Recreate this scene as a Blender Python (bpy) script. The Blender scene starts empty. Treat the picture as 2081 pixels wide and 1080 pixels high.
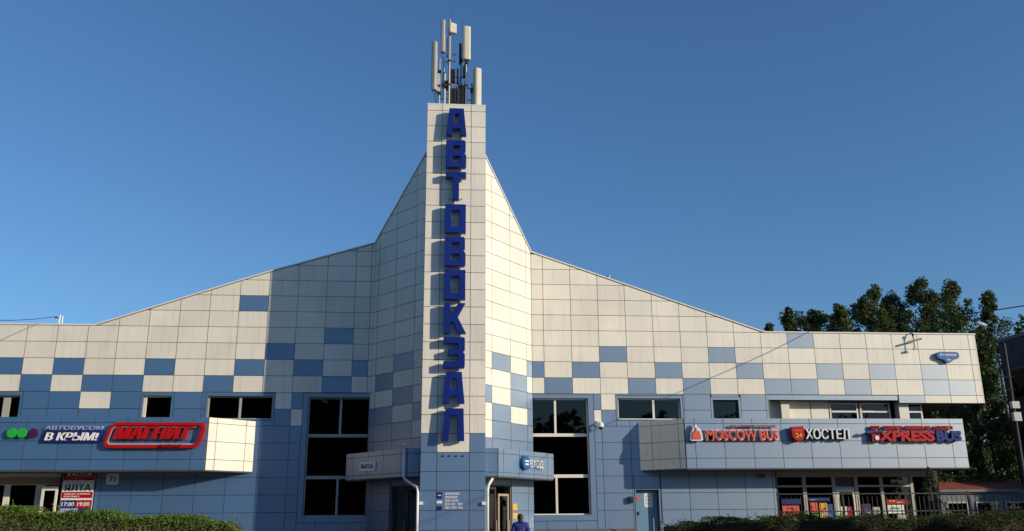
import bpy, bmesh, math, random
from mathutils import Vector, Matrix, Euler
R = math.radians
scene = bpy.context.scene
COL = scene.collection

# ------------------------------------------------------------------ camera, sky, sun, exposure
cam_d = bpy.data.cameras.new('camera'); cam = bpy.data.objects.new('camera', cam_d); COL.objects.link(cam)
cam_d.sensor_width = 36.0; cam_d.lens = 1802.7 / 2081 * 36.0; cam_d.clip_start = 0.1; cam_d.clip_end = 3000
cam.location = (-0.7755, -37.309, 1.5)
cam.rotation_euler = (Matrix.Rotation(-0.09007, 3, 'Z') @ Matrix.Rotation(math.pi/2 + 0.27821, 3, 'X') @ Matrix.Rotation(-0.00787, 3, 'Z')).to_euler()
scene.camera = cam

SUN_AZ, SUN_EL = 122.6, 15.0          # compass style: degrees from +Y towards +X
world = bpy.data.worlds.new('World'); scene.world = world; world.use_nodes = True
wn = world.node_tree.nodes; wl = world.node_tree.links
sky = wn.new('ShaderNodeTexSky'); sky.sky_type = 'NISHITA'; sky.sun_disc = False
sky.sun_elevation = R(SUN_EL); sky.sun_rotation = R(SUN_AZ)
sky.air_density = 1.15; sky.dust_density = 0.3; sky.ozone_density = 6.2; sky.altitude = 100
wl.new(sky.outputs[0], wn['Background'].inputs['Color']); wn['Background'].inputs['Strength'].default_value = 0.138

sd = bpy.data.lights.new('sun', 'SUN'); sd.energy = 4.05; sd.angle = R(0.53); sd.color = (1.0, 0.87, 0.67)
sun = bpy.data.objects.new('sun', sd); COL.objects.link(sun)
to_sun = Vector((math.sin(R(SUN_AZ))*math.cos(R(SUN_EL)), math.cos(R(SUN_AZ))*math.cos(R(SUN_EL)), math.sin(R(SUN_EL))))
sun.rotation_euler = to_sun.to_track_quat('Z', 'Y').to_euler(); sun.location = (60, -40, 40)

scene.view_settings.view_transform = 'Standard'; scene.view_settings.look = 'None'
scene.view_settings.exposure = 0.0; scene.view_settings.gamma = 1.0
scene.view_settings.use_curve_mapping = False

rnd = random.Random(7)

# ------------------------------------------------------------------ materials
M = {}
def mat(name, col, rough=0.6, metal=0.0, vary=0.0, bump=0.0, bscale=30.0, spec=0.5, gloss=0.0, grough=0.6, noise=0.0, nscale=1.5, streak=0.0):
    m = bpy.data.materials.new(name); m.use_nodes = True; M[name] = m
    nt = m.node_tree; N = nt.nodes; L = nt.links
    p = N['Principled BSDF']; out = N['Material Output']
    p.inputs['Base Color'].default_value = (*col, 1); p.inputs['Roughness'].default_value = rough
    p.inputs['Metallic'].default_value = metal; p.inputs['Specular IOR Level'].default_value = spec
    tc = N.new('ShaderNodeTexCoord')
    if vary or noise:
        base = N.new('ShaderNodeRGB'); base.outputs[0].default_value = (*col, 1); cur = base.outputs[0]
        if noise:
            nz = N.new('ShaderNodeTexNoise'); nz.inputs['Scale'].default_value = nscale; nz.inputs['Detail'].default_value = 6
            geo = N.new('ShaderNodeNewGeometry'); L.new(geo.outputs['Position'], nz.inputs['Vector'])
            mr = N.new('ShaderNodeMapRange'); mr.inputs['From Min'].default_value = .3; mr.inputs['From Max'].default_value = .7
            mr.inputs['To Min'].default_value = 1-noise; mr.inputs['To Max'].default_value = 1+noise*.5
            L.new(nz.outputs['Fac'], mr.inputs['Value'])
            hs = N.new('ShaderNodeHueSaturation'); L.new(cur, hs.inputs['Color']); L.new(mr.outputs[0], hs.inputs['Value']); cur = hs.outputs[0]
        if streak:                       # faint rain streaks and grime, long in z
            ge = N.new('ShaderNodeNewGeometry'); mp = N.new('ShaderNodeVectorMath'); mp.operation = 'MULTIPLY'; mp.inputs[1].default_value = (7.0, 7.0, .55)
            L.new(ge.outputs['Position'], mp.inputs[0]); sn = N.new('ShaderNodeTexNoise'); sn.inputs['Scale'].default_value = 1.0; sn.inputs['Detail'].default_value = 5; sn.inputs['Roughness'].default_value = .65
            L.new(mp.outputs[0], sn.inputs['Vector']); sm = N.new('ShaderNodeMapRange'); sm.inputs['From Min'].default_value = .5; sm.inputs['From Max'].default_value = .74; sm.inputs['To Min'].default_value = 1; sm.inputs['To Max'].default_value = 1-streak
            L.new(sn.outputs['Fac'], sm.inputs['Value']); h3 = N.new('ShaderNodeHueSaturation'); L.new(cur, h3.inputs['Color']); L.new(sm.outputs[0], h3.inputs['Value']); cur = h3.outputs[0]
        if vary:
            oi = N.new('ShaderNodeObjectInfo'); mr2 = N.new('ShaderNodeMapRange')
            mr2.inputs['To Min'].default_value = 1-vary; mr2.inputs['To Max'].default_value = 1+vary
            L.new(oi.outputs['Random'], mr2.inputs['Value'])
            hs2 = N.new('ShaderNodeHueSaturation'); L.new(cur, hs2.inputs['Color']); L.new(mr2.outputs[0], hs2.inputs['Value']); cur = hs2.outputs[0]
        L.new(cur, p.inputs['Base Color'])
    if bump:
        nb = N.new('ShaderNodeTexNoise'); nb.inputs['Scale'].default_value = bscale; nb.inputs['Detail'].default_value = 4
        L.new(tc.outputs['Object'], nb.inputs['Vector'])
        b = N.new('ShaderNodeBump'); b.inputs['Strength'].default_value = bump; b.inputs['Distance'].default_value = .02
        L.new(nb.outputs['Fac'], b.inputs['Height']); L.new(b.outputs[0], p.inputs['Normal'])
    if gloss:
        g = N.new('ShaderNodeBsdfGlossy'); g.inputs['Roughness'].default_value = grough; g.inputs['Color'].default_value = (.95, .97, .92, 1)
        mx = N.new('ShaderNodeMixShader'); mx.inputs[0].default_value = gloss
        L.new(p.outputs[0], mx.inputs[1]); L.new(g.outputs[0], mx.inputs[2]); L.new(mx.outputs[0], out.inputs['Surface'])
    return m
mat('cream', (.82, .765, .655), .55, vary=.05, noise=.08, nscale=.6, gloss=.03, grough=.55, streak=.15)
mat('blue', (.020, .112, .285), .5, vary=.07, noise=.07, nscale=.6, spec=.2, gloss=.26, grough=.47, streak=.16)
mat('joint', (.13, .13, .13), .8)
mat('coping', (.78, .74, .68), .45)
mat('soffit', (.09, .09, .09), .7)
mat('roofing', (.12, .12, .12), .9)
mat('plinth', (.16, .155, .15), .8, noise=.2, nscale=4)
mat('interior', (.05, .05, .048), .9)
mat('interior_dark', (.035, .035, .035), .9)
mat('frame_grey', (.42, .40, .36), .45)
mat('frame_white', (.78, .74, .66), .45)
mat('frame_dark', (.04, .045, .05), .5)
mat('letter_blue', (.003, .020, .19), .45, spec=.3, vary=.08, noise=.15, nscale=3)
mat('sign_red', (.44, .006, .010), .45, spec=.3)
mat('sign_red_dark', (.30, .012, .02), .4)
mat('sign_white', (.82, .82, .80), .4)
mat('sign_green', (.02, .42, .05), .4)
mat('sign_purple', (.06, .012, .07), .4)
mat('sign_navy', (.012, .02, .16), .4)
mat('sign_black', (.015, .015, .02), .4)
mat('sign_orange', (.75, .12, .06), .4)
mat('sign_blue', (.02, .12, .35), .35)
mat('sign_yellow', (.75, .42, .03), .5)
mat('sign_pale_blue', (.35, .42, .65), .5)
mat('sign_grey', (.45, .47, .48), .5)
mat('metal_grey', (.32, .32, .32), .45, metal=.3)
mat('metal_dark', (.016, .016, .018), .6)
mat('antenna_cream', (.56, .53, .44), .5, noise=.1)
mat('antenna_grey', (.38, .375, .34), .5, noise=.1)
mat('pipe_white', (.75, .76, .75), .4)
mat('door_blue', (.16, .30, .42), .4)
mat('wood_light', (.40, .29, .19), .5)
mat('wood_dark', (.05, .025, .015), .5)
mat('cable', (.02, .02, .022), .6)
mat('cable_brown', (.16, .12, .09), .7)
mat('asphalt', (.05, .05, .05), .9, noise=.2, bump=.3)
mat('paving', (.17, .165, .16), .85, noise=.2, nscale=3, bump=.2)
mat('bark', (.06, .045, .035), .9, bump=.6, bscale=8)
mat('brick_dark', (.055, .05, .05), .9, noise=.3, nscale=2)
mat('roof_red', (.30, .075, .045), .8, noise=.25, nscale=5)
mat('kiosk_wall', (.16, .18, .20), .7, noise=.2)
mat('skin', (.45, .26, .19), .5)
mat('jacket', (.010, .030, .22), .75, bump=.3, bscale=12)
mat('trousers', (.02, .02, .03), .85)
mat('hair', (.018, .012, .01), .5, bump=.5, bscale=60)
def leaf_mat(name, c1, c2):
    m = bpy.data.materials.new(name); m.use_nodes = True; M[name] = m
    N = m.node_tree.nodes; L = m.node_tree.links; p = N['Principled BSDF']; out = N['Material Output']
    geo = N.new('ShaderNodeNewGeometry'); ramp = N.new('ShaderNodeValToRGB')
    ramp.color_ramp.elements[0].color = (*c1, 1); ramp.color_ramp.elements[1].color = (*c2, 1)
    L.new(geo.outputs['Random Per Island'], ramp.inputs[0]); L.new(ramp.outputs[0], p.inputs['Base Color'])
    p.inputs['Roughness'].default_value = .55; p.inputs['Specular IOR Level'].default_value = .35
    tr = N.new('ShaderNodeBsdfTranslucent'); L.new(ramp.outputs[0], tr.inputs['Color'])
    mx = N.new('ShaderNodeMixShader'); mx.inputs[0].default_value = .3
    L.new(p.outputs[0], mx.inputs[1]); L.new(tr.outputs[0], mx.inputs[2]); L.new(mx.outputs[0], out.inputs['Surface'])
leaf_mat('leaf_dark', (.030, .055, .014), (.085, .115, .030))
leaf_mat('leaf_mid', (.045, .075, .014), (.135, .165, .036))
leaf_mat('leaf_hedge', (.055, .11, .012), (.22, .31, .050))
leaf_mat('leaf_hedge_shade', (.030, .048, .010), (.11, .13, .026))  # darker copy of the hedge leaves, shade put into the colour
def glass_mat():
    m = bpy.data.materials.new('glass'); m.use_nodes = True; M['glass'] = m
    N = m.node_tree.nodes; L = m.node_tree.links; out = N['Material Output']; N.remove(N['Principled BSDF'])
    t = N.new('ShaderNodeBsdfTransparent'); t.inputs[0].default_value = (.30, .32, .31, 1)
    g = N.new('ShaderNodeBsdfGlossy'); g.inputs['Roughness'].default_value = .015; g.inputs[0].default_value = (.9, .9, .9, 1)
    f = N.new('ShaderNodeFresnel'); f.inputs[0].default_value = 1.5
    mx = N.new('ShaderNodeMixShader'); L.new(f.outputs[0], mx.inputs[0]); L.new(t.outputs[0], mx.inputs[1]); L.new(g.outputs[0], mx.inputs[2])
    L.new(mx.outputs[0], out.inputs['Surface'])
glass_mat()

# ------------------------------------------------------------------ helpers
class MB:
    def __init__(s): s.v = []; s.f = []
    def quadface(s, pts):
        n = len(s.v); s.v += [tuple(p) for p in pts]; s.f.append(tuple(range(n, n+len(pts)))); return s
    def box(s, x0, x1, y0, y1, z0, z1):
        n = len(s.v)
        s.v += [(x0,y0,z0),(x1,y0,z0),(x1,y1,z0),(x0,y1,z0),(x0,y0,z1),(x1,y0,z1),(x1,y1,z1),(x0,y1,z1)]
        for f in ((0,3,2,1),(4,5,6,7),(0,1,5,4),(1,2,6,5),(2,3,7,6),(3,0,4,7)): s.f.append(tuple(n+i for i in f))
        return s
    def prism(s, poly, z0, z1):                      # poly in plan, counter-clockwise
        n = len(s.v); k = len(poly)
        s.v += [(x, y, z0) for x, y in poly] + [(x, y, z1) for x, y in poly]
        s.f.append(tuple(n+i for i in reversed(range(k)))); s.f.append(tuple(n+k+i for i in range(k)))
        for i in range(k): j = (i+1) % k; s.f.append((n+i, n+j, n+k+j, n+k+i))
        return s
    def slab(s, poly, P, n0, n1):                    # poly in (s,z) on a wall frame, between two depths
        n = len(s.v); k = len(poly)
        s.v += [P(a, n0, b) for a, b in poly] + [P(a, n1, b) for a, b in poly]
        s.f.append(tuple(n+i for i in reversed(range(k)))); s.f.append(tuple(n+k+i for i in range(k)))
        for i in range(k): j = (i+1) % k; s.f.append((n+i, n+j, n+k+j, n+k+i))
        return s
    def tube(s, pts, r, k=8, r1=None, cap=True):
        pts = [Vector(p) for p in pts]; m = len(pts); base = len(s.v)
        for i, p in enumerate(pts):
            d = (pts[min(i+1, m-1)] - pts[max(i-1, 0)]).normalized()
            a = d.orthogonal().normalized() if abs(d.z) < .9 else Vector((1,0,0)).cross(d).normalized()
            b = d.cross(a).normalized()
            rr = r if r1 is None else r + (r1-r)*i/(m-1)
            for j in range(k):
                t = 2*math.pi*j/k; s.v.append(tuple(p + a*math.cos(t)*rr + b*math.sin(t)*rr))
        for i in range(m-1):
            for j in range(k):
                s.f.append((base+i*k+j, base+i*k+(j+1)%k, base+(i+1)*k+(j+1)%k, base+(i+1)*k+j))
        if cap:
            s.f.append(tuple(base+j for j in reversed(range(k)))); s.f.append(tuple(base+(m-1)*k+j for j in range(k)))
        return s
    def lathe(s, prof, c, k=16):                     # prof (r,z)
        base = len(s.v); m = len(prof)
        for r, z in prof:
            for j in range(k): t = 2*math.pi*j/k; s.v.append((c[0]+r*math.cos(t), c[1]+r*math.sin(t), c[2]+z))
        for i in range(m-1):
            for j in range(k): s.f.append((base+i*k+j, base+i*k+(j+1)%k, base+(i+1)*k+(j+1)%k, base+(i+1)*k+j))
        s.f.append(tuple(base+j for j in reversed(range(k)))); s.f.append(tuple(base+(m-1)*k+j for j in range(k)))
        return s
    def mesh(s, name):
        me = bpy.data.meshes.new(name); me.from_pydata(s.v, [], s.f); me.update(); return me
def link(name, me, material, parent=None, smooth=False):
    if material is not None and len(me.materials) == 0: me.materials.append(M[material])
    if smooth: me.polygons.foreach_set('use_smooth', [True]*len(me.polygons))
    o = bpy.data.objects.new(name, me); COL.objects.link(o)
    if parent is not None: o.parent = parent; o.matrix_parent_inverse = parent.matrix_world.inverted() if False else Matrix()
    return o
def part(name, mb, material, parent=None, smooth=False, bevel=0):
    me = mb.mesh(name)
    if bevel:
        bm = bmesh.new(); bm.from_mesh(me)
        bmesh.ops.bevel(bm, geom=[e for e in bm.edges], offset=bevel, segments=1, affect='EDGES', clamp_overlap=True)
        bm.to_mesh(me); bm.free()
    return link(name, me, material, parent, smooth)
def tag(o, label, cat=None, group=None, kind=None):
    if label: o['label'] = label
    if cat: o['category'] = cat
    if group: o['group'] = group
    if kind: o['kind'] = kind
    return o
def thing(name, label, cat, group=None, loc=(0,0,0), rz=0):
    o = bpy.data.objects.new(name, None); COL.objects.link(o); o.empty_display_size = .2
    o.location = loc; o.rotation_euler = (0,0,rz); return tag(o, label, cat, group)
def frame(O, e):
    e = Vector(e).normalized(); n = Vector((e.y, -e.x))
    def P(s, d, z): return (O[0]+e.x*s+n.x*d, O[1]+e.y*s+n.y*d, z)
    P.ang = math.atan2(e.y, e.x); P.O = O; P.e = e
    return P
FRONT = frame((0,0), (1,0))

# --- flat shapes with holes, extruded: x right, z up, front towards -y
_cache = {}
def curve_mesh(cu):
    ob = bpy.data.objects.new('tmp', cu); COL.objects.link(ob)
    dg = bpy.context.evaluated_depsgraph_get(); dg.update()
    me = bpy.data.meshes.new_from_object(ob.evaluated_get(dg)); 
    bpy.data.objects.remove(ob); bpy.data.curves.remove(cu)
    me.materials.clear()
    return me
def shape_mesh(polys, depth, bevel=0.0):
    cu = bpy.data.curves.new('shape', 'CURVE'); cu.dimensions = '2D'; cu.fill_mode = 'BOTH'; cu.extrude = depth/2 - bevel
    cu.bevel_depth = bevel; cu.bevel_resolution = 0
    for poly in polys:
        sp = cu.splines.new('POLY'); sp.points.add(len(poly)-1); sp.use_cyclic_u = True
        for q, (x, y) in zip(sp.points, poly): q.co = (x, y, 0, 1)
    me = curve_mesh(cu)
    me.transform(Matrix(((1,0,0,0),(0,0,-1,-depth/2),(0,1,0,0),(0,0,0,1))))     # back face on y=0, front on y=-depth
    return me
def text_mesh(body, w, h, depth=.03, bold=.012, shear=0.0):
    latin = all(ord(c) < 128 for c in body)
    cu = bpy.data.curves.new('text', 'FONT'); cu.body = body; cu.shear = shear; cu.extrude = .05; cu.resolution_u = 3
    if latin: cu.offset = bold
    me = curve_mesh(cu)
    if not latin and bold > .008:            # heavier strokes: the same letters again, shifted a little and a hair lower
        base = [v.co.copy() for v in me.vertices]; fs = [tuple(p.vertices) for p in me.polygons]; V = []; F = []
        k = 5 if bold > .03 else 4
        for q in range(k):
            dx = (q-(k-1)/2)*bold*.95; dy = (.5-abs(q-(k-1)/2)/(k-1))*bold*.6*(1 if q % 2 else -1); n = len(V); zz = 1-.06*q
            V += [(c.x+dx, c.y+dy, c.z*zz) for c in base]; F += [tuple(n+i for i in f) for f in fs]
        me = bpy.data.meshes.new('text'); me.from_pydata(V, [], F); me.update()
    xs = [v.co.x for v in me.vertices]; ys = [v.co.y for v in me.vertices]; zs = [v.co.z for v in me.vertices]
    x0, x1, y0, y1, z0, z1 = min(xs), max(xs), min(ys), max(ys), min(zs), max(zs)
    for v in me.vertices:
        c = v.co; v.co = ((c.x-x0)/(x1-x0)*w, -(c.z-z0)/(z1-z0)*depth, (c.y-y0)/(y1-y0)*h)
    return me
def put(name, me, material, parent, loc, rz=0):
    o = link(name, me, material, parent); o.location = loc; o.rotation_euler = (0,0,rz); return o
def circle(cx, cy, r, k=24, a0=0): return [(cx+r*math.cos(a0+2*math.pi*i/k), cy+r*math.sin(a0+2*math.pi*i/k)) for i in range(k)]
def rect(x0, x1, y0, y1): return [(x0,y0),(x1,y0),(x1,y1),(x0,y1)]

# ------------------------------------------------------------------ cladding panels
def clip_poly(poly, a, b, c):          # keep a*s + b*z <= c
    out = []
    for i in range(len(poly)):
        p, q = poly[i], poly[(i+1) % len(poly)]
        dp, dq = a*p[0]+b*p[1]-c, a*q[0]+b*q[1]-c
        if dp <= 0: out.append(p)
        if (dp < 0 < dq) or (dq < 0 < dp):
            t = dp/(dp-dq); out.append((p[0]+(q[0]-p[0])*t, p[1]+(q[1]-p[1])*t))
    return out
def area(poly): return .5*sum(poly[i][0]*poly[(i+1)%len(poly)][1]-poly[(i+1)%len(poly)][0]*poly[i][1] for i in range(len(poly)))
def inset(poly, d):
    n = len(poly); L = []
    for i in range(n):
        p, q = poly[i], poly[(i+1)%n]; dx, dz = q[0]-p[0], q[1]-p[1]; l = math.hypot(dx, dz)
        nx, nz = -dz/l, dx/l; L.append((nx, nz, nx*(p[0]+nx*d)+nz*(p[1]+nz*d)))
    out = []
    for i in range(n):
        a, b = L[i-1], L[i]; det = a[0]*b[1]-a[1]*b[0]
        if abs(det) < 1e-6: return None
        out.append(((a[2]*b[1]-b[2]*a[1])/det, (a[0]*b[2]-b[0]*a[2])/det))
    return out
def clean(poly):
    out = []
    for p in poly:
        if not out or math.hypot(p[0]-out[-1][0], p[1]-out[-1][1]) > .012: out.append(p)
    if len(out) > 1 and math.hypot(out[0][0]-out[-1][0], out[0][1]-out[-1][1]) < .012: out.pop()
    return out
GAP = .0195
def panel_mesh(poly):
    a = inset(poly, GAP/2)
    if not a or area(a) < .004: return None
    k = len(a); me = bpy.data.meshes.new('panel')
    v = [(x, -.004, z) for x, z in a] + [(x, -.034, z) for x, z in a]
    f = [tuple(k+i for i in range(k))]
    for i in range(k):
        j = (i+1) % k; f.append((i, j, k+j, k+i))
    me.from_pydata(v, [], f); me.update()
    for p in me.polygons: p.material_index = 0 if p.index == 0 else 1      # sheet edges coloured dark so sunlight doesn't brighten the joints
    return me
_pm = {}
def panel(parent, P, poly, colour):
    poly = clean(poly)
    if len(poly) < 3 or area(poly) < .012: return
    w = max(p[0] for p in poly)-min(p[0] for p in poly); h = max(p[1] for p in poly)-min(p[1] for p in poly)
    if min(w, h) < .06: return
    cs = sum(p[0] for p in poly)/len(poly); cz = sum(p[1] for p in poly)/len(poly)
    key = (colour,) + tuple((round(p[0]-cs, 3), round(p[1]-cz, 3)) for p in poly)
    me = _pm.get(key)
    if me is None:
        me = panel_mesh([(p[0]-cs, p[1]-cz) for p in poly])
        if me is None: return
        me.materials.append(M[colour]); me.materials.append(M['joint']); _pm[key] = me
    o = bpy.data.objects.new(colour + '_panel', me); COL.objects.link(o); o.parent = parent
    o.location = P(cs, 0, cz)
    o.rotation_euler = (rnd.uniform(-1,1)*R(.22), 0, P.ang + rnd.uniform(-1,1)*R(.18))
def subtract(rects, o):
    out = []
    for a0, a1, b0, b1 in rects:
        x0, x1, z0, z1 = max(a0, o[0]), min(a1, o[1]), max(b0, o[2]), min(b1, o[3])
        if x1 <= x0+1e-4 or z1 <= z0+1e-4: out.append((a0,a1,b0,b1)); continue
        if a0 < x0-1e-4: out.append((a0, x0, b0, b1))
        if x1 < a1-1e-4: out.append((x1, a1, b0, b1))
        if b0 < z0-1e-4: out.append((x0, x1, b0, z0))
        if z1 < b1-1e-4: out.append((x0, x1, z1, b1))
    return out
def clad(parent, P, cols, rows, colour, openings=(), clips=(), clip_above=-1):
    for i in range(len(cols)-1):
        for j in range(len(rows)-1):
            r = (cols[i], cols[i+1], rows[j], rows[j+1])
            for q in [r] if not openings else _sub_all(r, openings):
                poly = [(q[0],q[2]),(q[1],q[2]),(q[1],q[3]),(q[0],q[3])]
                if q[3] > clip_above:
                    for c in clips: poly = clip_poly(poly, *c) if poly else poly
                if poly: panel(parent, P, poly, colour(i, j, (q[0]+q[1])/2, (q[2]+q[3])/2))
def _sub_all(r, ops):
    rs = [r]
    for o in ops: rs = subtract(rs, o)
    return rs
def wall_boxes(mb, P, s0, s1, z0, z1, openings, n0, n1):
    ss = sorted({s0, s1, *[min(max(o[k], s0), s1) for o in openings for k in (0,1)]})
    for a, b in zip(ss, ss[1:]):
        if b-a < 1e-4: continue
        segs = [(z0, z1)]
        for o in openings:
            if o[0] < b-1e-4 and o[1] > a+1e-4:
                new = []
                for u, w in segs:
                    if o[3] <= u or o[2] >= w: new.append((u, w)); continue
                    if o[2] > u+1e-4: new.append((u, o[2]))
                    if o[3] < w-1e-4: new.append((o[3], w))
                segs = new
        for u, w in segs: mb.slab([(a,u),(b,u),(b,w),(a,w)], P, n0, n1)

ZR, PH = 6.584, .682
def row(k): return ZR + k*PH
ROOF = row(4)

# ------------------------------------------------------------------ ground
g = part('ground', MB().quadface([(-900,-900,0),(900,-900,0),(900,900,0),(-900,900,0)]), 'asphalt'); tag(g, 'dark asphalt ground reaching to the horizon', None, None, 'structure')
pv = part('pavement', MB().box(-60, 60, -66, -.02, .004, .12), 'paving'); tag(pv, 'unseen paved forecourt, widened and lightened to bounce light onto the front', None, None, 'structure')  # out of view; extended and lightened to bounce light onto the walls

# ------------------------------------------------------------------ the station building
st = thing('bus_station', 'white and blue panelled bus station with tall pylon and sloping wings', 'building')

# --- wings
OPL = {'strip': (-19.7,-17.27,5.45,6.41), 'small': (-12.49,-11.36,5.45,6.43), 'pair': (-9.93,-7.32,5.49,6.43), 'tall': (-5.88,-3.36,1.65,6.39)}
OPR = {'pair': (7.06,9.77,5.51,6.40), 'small': (11.19,12.32,5.5,6.35), 'tall': (3.36,5.78,1.64,6.39)}
shopL = (-22.158,-13.95,0,3.42); shopR = (13.72,23.46,0,6.36); door_op = (7.66,8.63,.2,2.62)
def margin(o, m, mt=None, mb_=None): return (o[0]-m, o[1]+m, o[2]-(m if mb_ is None else mb_), o[3]+(m if mt is None else mt))
roofL = [(-14.72, ROOF), (-8.0, 11.66), (-3.36, 13.1)]
roofR = [(3.40, 12.82), (13.72, ROOF)]
def line_clip(p, q, drop=.02):          # region under the line p->q (p left of q)
    dx, dz = q[0]-p[0], q[1]-p[1]; return (-dz, dx, -dz*p[0]+dx*(p[1]-drop))

wl_mb = MB(); wall_boxes(wl_mb, FRONT, -22.158, -3.36, 0, ROOF, list(OPL.values())+[shopL], -.3, 0)
wl_mb.slab([roofL[0], (-3.36, ROOF), roofL[2], roofL[1]], FRONT, -.3, 0)
wallL = part('facade_wall', wl_mb, 'joint', st)
wr_mb = MB(); wall_boxes(wr_mb, FRONT, 3.40, 23.46, 0, ROOF, list(OPR.values())+[shopR, door_op], -.3, 0)
wr_mb.slab([(3.40, ROOF), roofR[1], roofR[0]], FRONT, -.3, 0)
wallR = part('facade_wall', wr_mb, 'joint', st)

colsL = [-(4.158+1.2*k) for k in range(15, -1, -1)] + [-3.50, -3.36]
nL = len(colsL)
lower = [1.06, 1.81, 2.492, 3.174, 3.856, 4.538, 5.22, 5.902]
rows_all = lower + [row(k) for k in range(0, 11)]
def kL(x):        # column number outward from the valley
    return 0 if x > -4.158 else int((-x-4.158)//1.2)+1
BL = {(4,6),(1,4),(3,3),(4,2),(2,2),(0,2),(5,1),(1,1),(12,2),(10,2),(7,2),(11,1),(9,1),(8,1),(13,1),(14,2)}
def colour_left(i, j, x, z):
    r = math.floor((z-ZR)/PH)+1
    if r >= 1: return 'blue' if (kL(x), r) in BL and not x > -3.5 else 'cream'
    if z > 5.902 and kL(x) == 9: return 'cream'
    if z > 5.902 and -7.2 < x < -6.56: return 'cream'
    if 5.22 < z < 5.902 and -6.55 < x < -6.05: return 'cream'
    return 'blue'
mo = {k: margin(v, .10, .12, .05) for k, v in OPL.items()}; mo['tall'] = (-6.10, -3.36, 1.40, 6.56)
clad(wallL, FRONT, colsL, rows_all, colour_left, list(mo.values())+[shopL], [line_clip(roofL[0], roofL[1]), line_clip(roofL[1], roofL[2])], ROOF+.01)

colsR = [3.42, 3.936] + [3.936+1.2*k for k in range(1, 17)] + [23.44]
def kR(x): return 0 if x < 3.936 else int((x-3.936)//1.2)+1
BR = {(0,2),(2,2),(3,3),(1,1),(4,1),(5,2),(10,4),(7,3),(8,2),(11,2),(6,1),(9,1),(10,1),(12,1),(13,2),(15,2),(15,1),(16,1)}
def colour_right(i, j, x, z):
    r = math.floor((z-ZR)/PH)+1
    if r >= 1: return 'blue' if (kR(x), r) in BR else 'cream'
    if x > 19.5: return 'blue' if x < 20.7 else 'cream'
    if z > 5.902 and 6.336 < x < 6.97: return 'cream'
    if 5.22 < z < 5.902 and 6.0 < x < 6.336: return 'cream'
    return 'blue'
mr_ = {k: margin(v, .10, .12, .05) for k, v in OPR.items()}; mr_['tall'] = (3.36, 6.02, 1.40, 6.56)
clad(wallR, FRONT, colsR, rows_all, colour_right, list(mr_.values())+[(13.64,19.5,0,ZR-.02),(19.5,23.5,0,6.24),margin(door_op,.06,.06)], [line_clip(roofR[0], roofR[1])], ROOF+.01)
part('lintel_trim', MB().box(13.64, 19.48, -.034, .3, 6.36, 6.555), 'blue', wallR)
part('soffit_lip', MB().box(19.5, 23.46, .0, .3, 6.24, 6.36), 'joint', wallR)
part('corner_trim', MB().box(23.44, 23.475, -.035, .35, 6.24, ROOF), 'cream', wallR)

# --- coping along the roof edges
cp = MB()
def coping(mb, pts, y0=-.075, y1=.36, t=.055):
    for p, q in zip(pts, pts[1:]):
        mb.slab([(p[0],p[1]),(q[0],q[1]),(q[0],q[1]+t),(p[0],p[1]+t)], FRONT, -y1, -y0)
part('coping', MB() if coping(cp, [(-22.16,ROOF)]+roofL) else cp, 'coping', st)
cp = MB(); coping(cp, roofR+[(23.50, ROOF)]); part('coping', cp, 'coping', st)
# --- roofs and shell behind the facade
rf = MB()
for p, q in zip([(-22.16,ROOF)]+roofL, roofL): rf.slab([(p[0],p[1]-.3),(q[0],q[1]-.3),(q[0],q[1]-.06),(p[0],p[1]-.06)], FRONT, -14, -.3)
part('roof', rf, 'roofing', st)
rf = MB()
for p, q in zip(roofR, [roofR[1],(23.46,ROOF)]): rf.slab([(p[0],p[1]-.3),(q[0],q[1]-.3),(q[0],q[1]-.06),(p[0],p[1]-.06)], FRONT, -14, -.3)
rf.box(-3.36, 3.4, .3, 14, 12.4, 12.65)
part('roof', rf, 'roofing', st)
sh = MB().box(-22.16, 21.0, 13.9, 14.2, 0, 9.0).box(-22.4, -22.17, .3, 13.9, 0, 9.0).box(20.85, 21.1, 1.2, 13.9, 0, 9.0).box(23.2, 23.45, .3, 13.9, 6.36, 9.0)
part('rear_wall', sh, 'interior', st)
part('interior_wall', MB().box(-22.1, -3.4, 3.5, 3.7, .3, 9.0).box(3.4, 20.8, 4.5, 4.7, .3, 9.0).box(-22.1, 20.8, .32, 13.8, .1, .3), 'interior', st)
part('interior_floor', MB().box(-22.1, -6.2, .32, 3.4, 4.6, 4.8).box(6.4, 20.8, .9, 4.4, 4.6, 4.8), 'interior', st)
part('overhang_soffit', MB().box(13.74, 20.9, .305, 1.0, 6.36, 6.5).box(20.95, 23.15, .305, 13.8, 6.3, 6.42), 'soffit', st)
part('plinth', MB().box(-13.9, -3.38, -.06, -.001, .1, 1.05).box(3.42, 7.6, -.06, -.001, .1, 1.05).box(8.69, 13.7, -.06, -.001, .1, 1.05), 'plinth', st)

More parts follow.
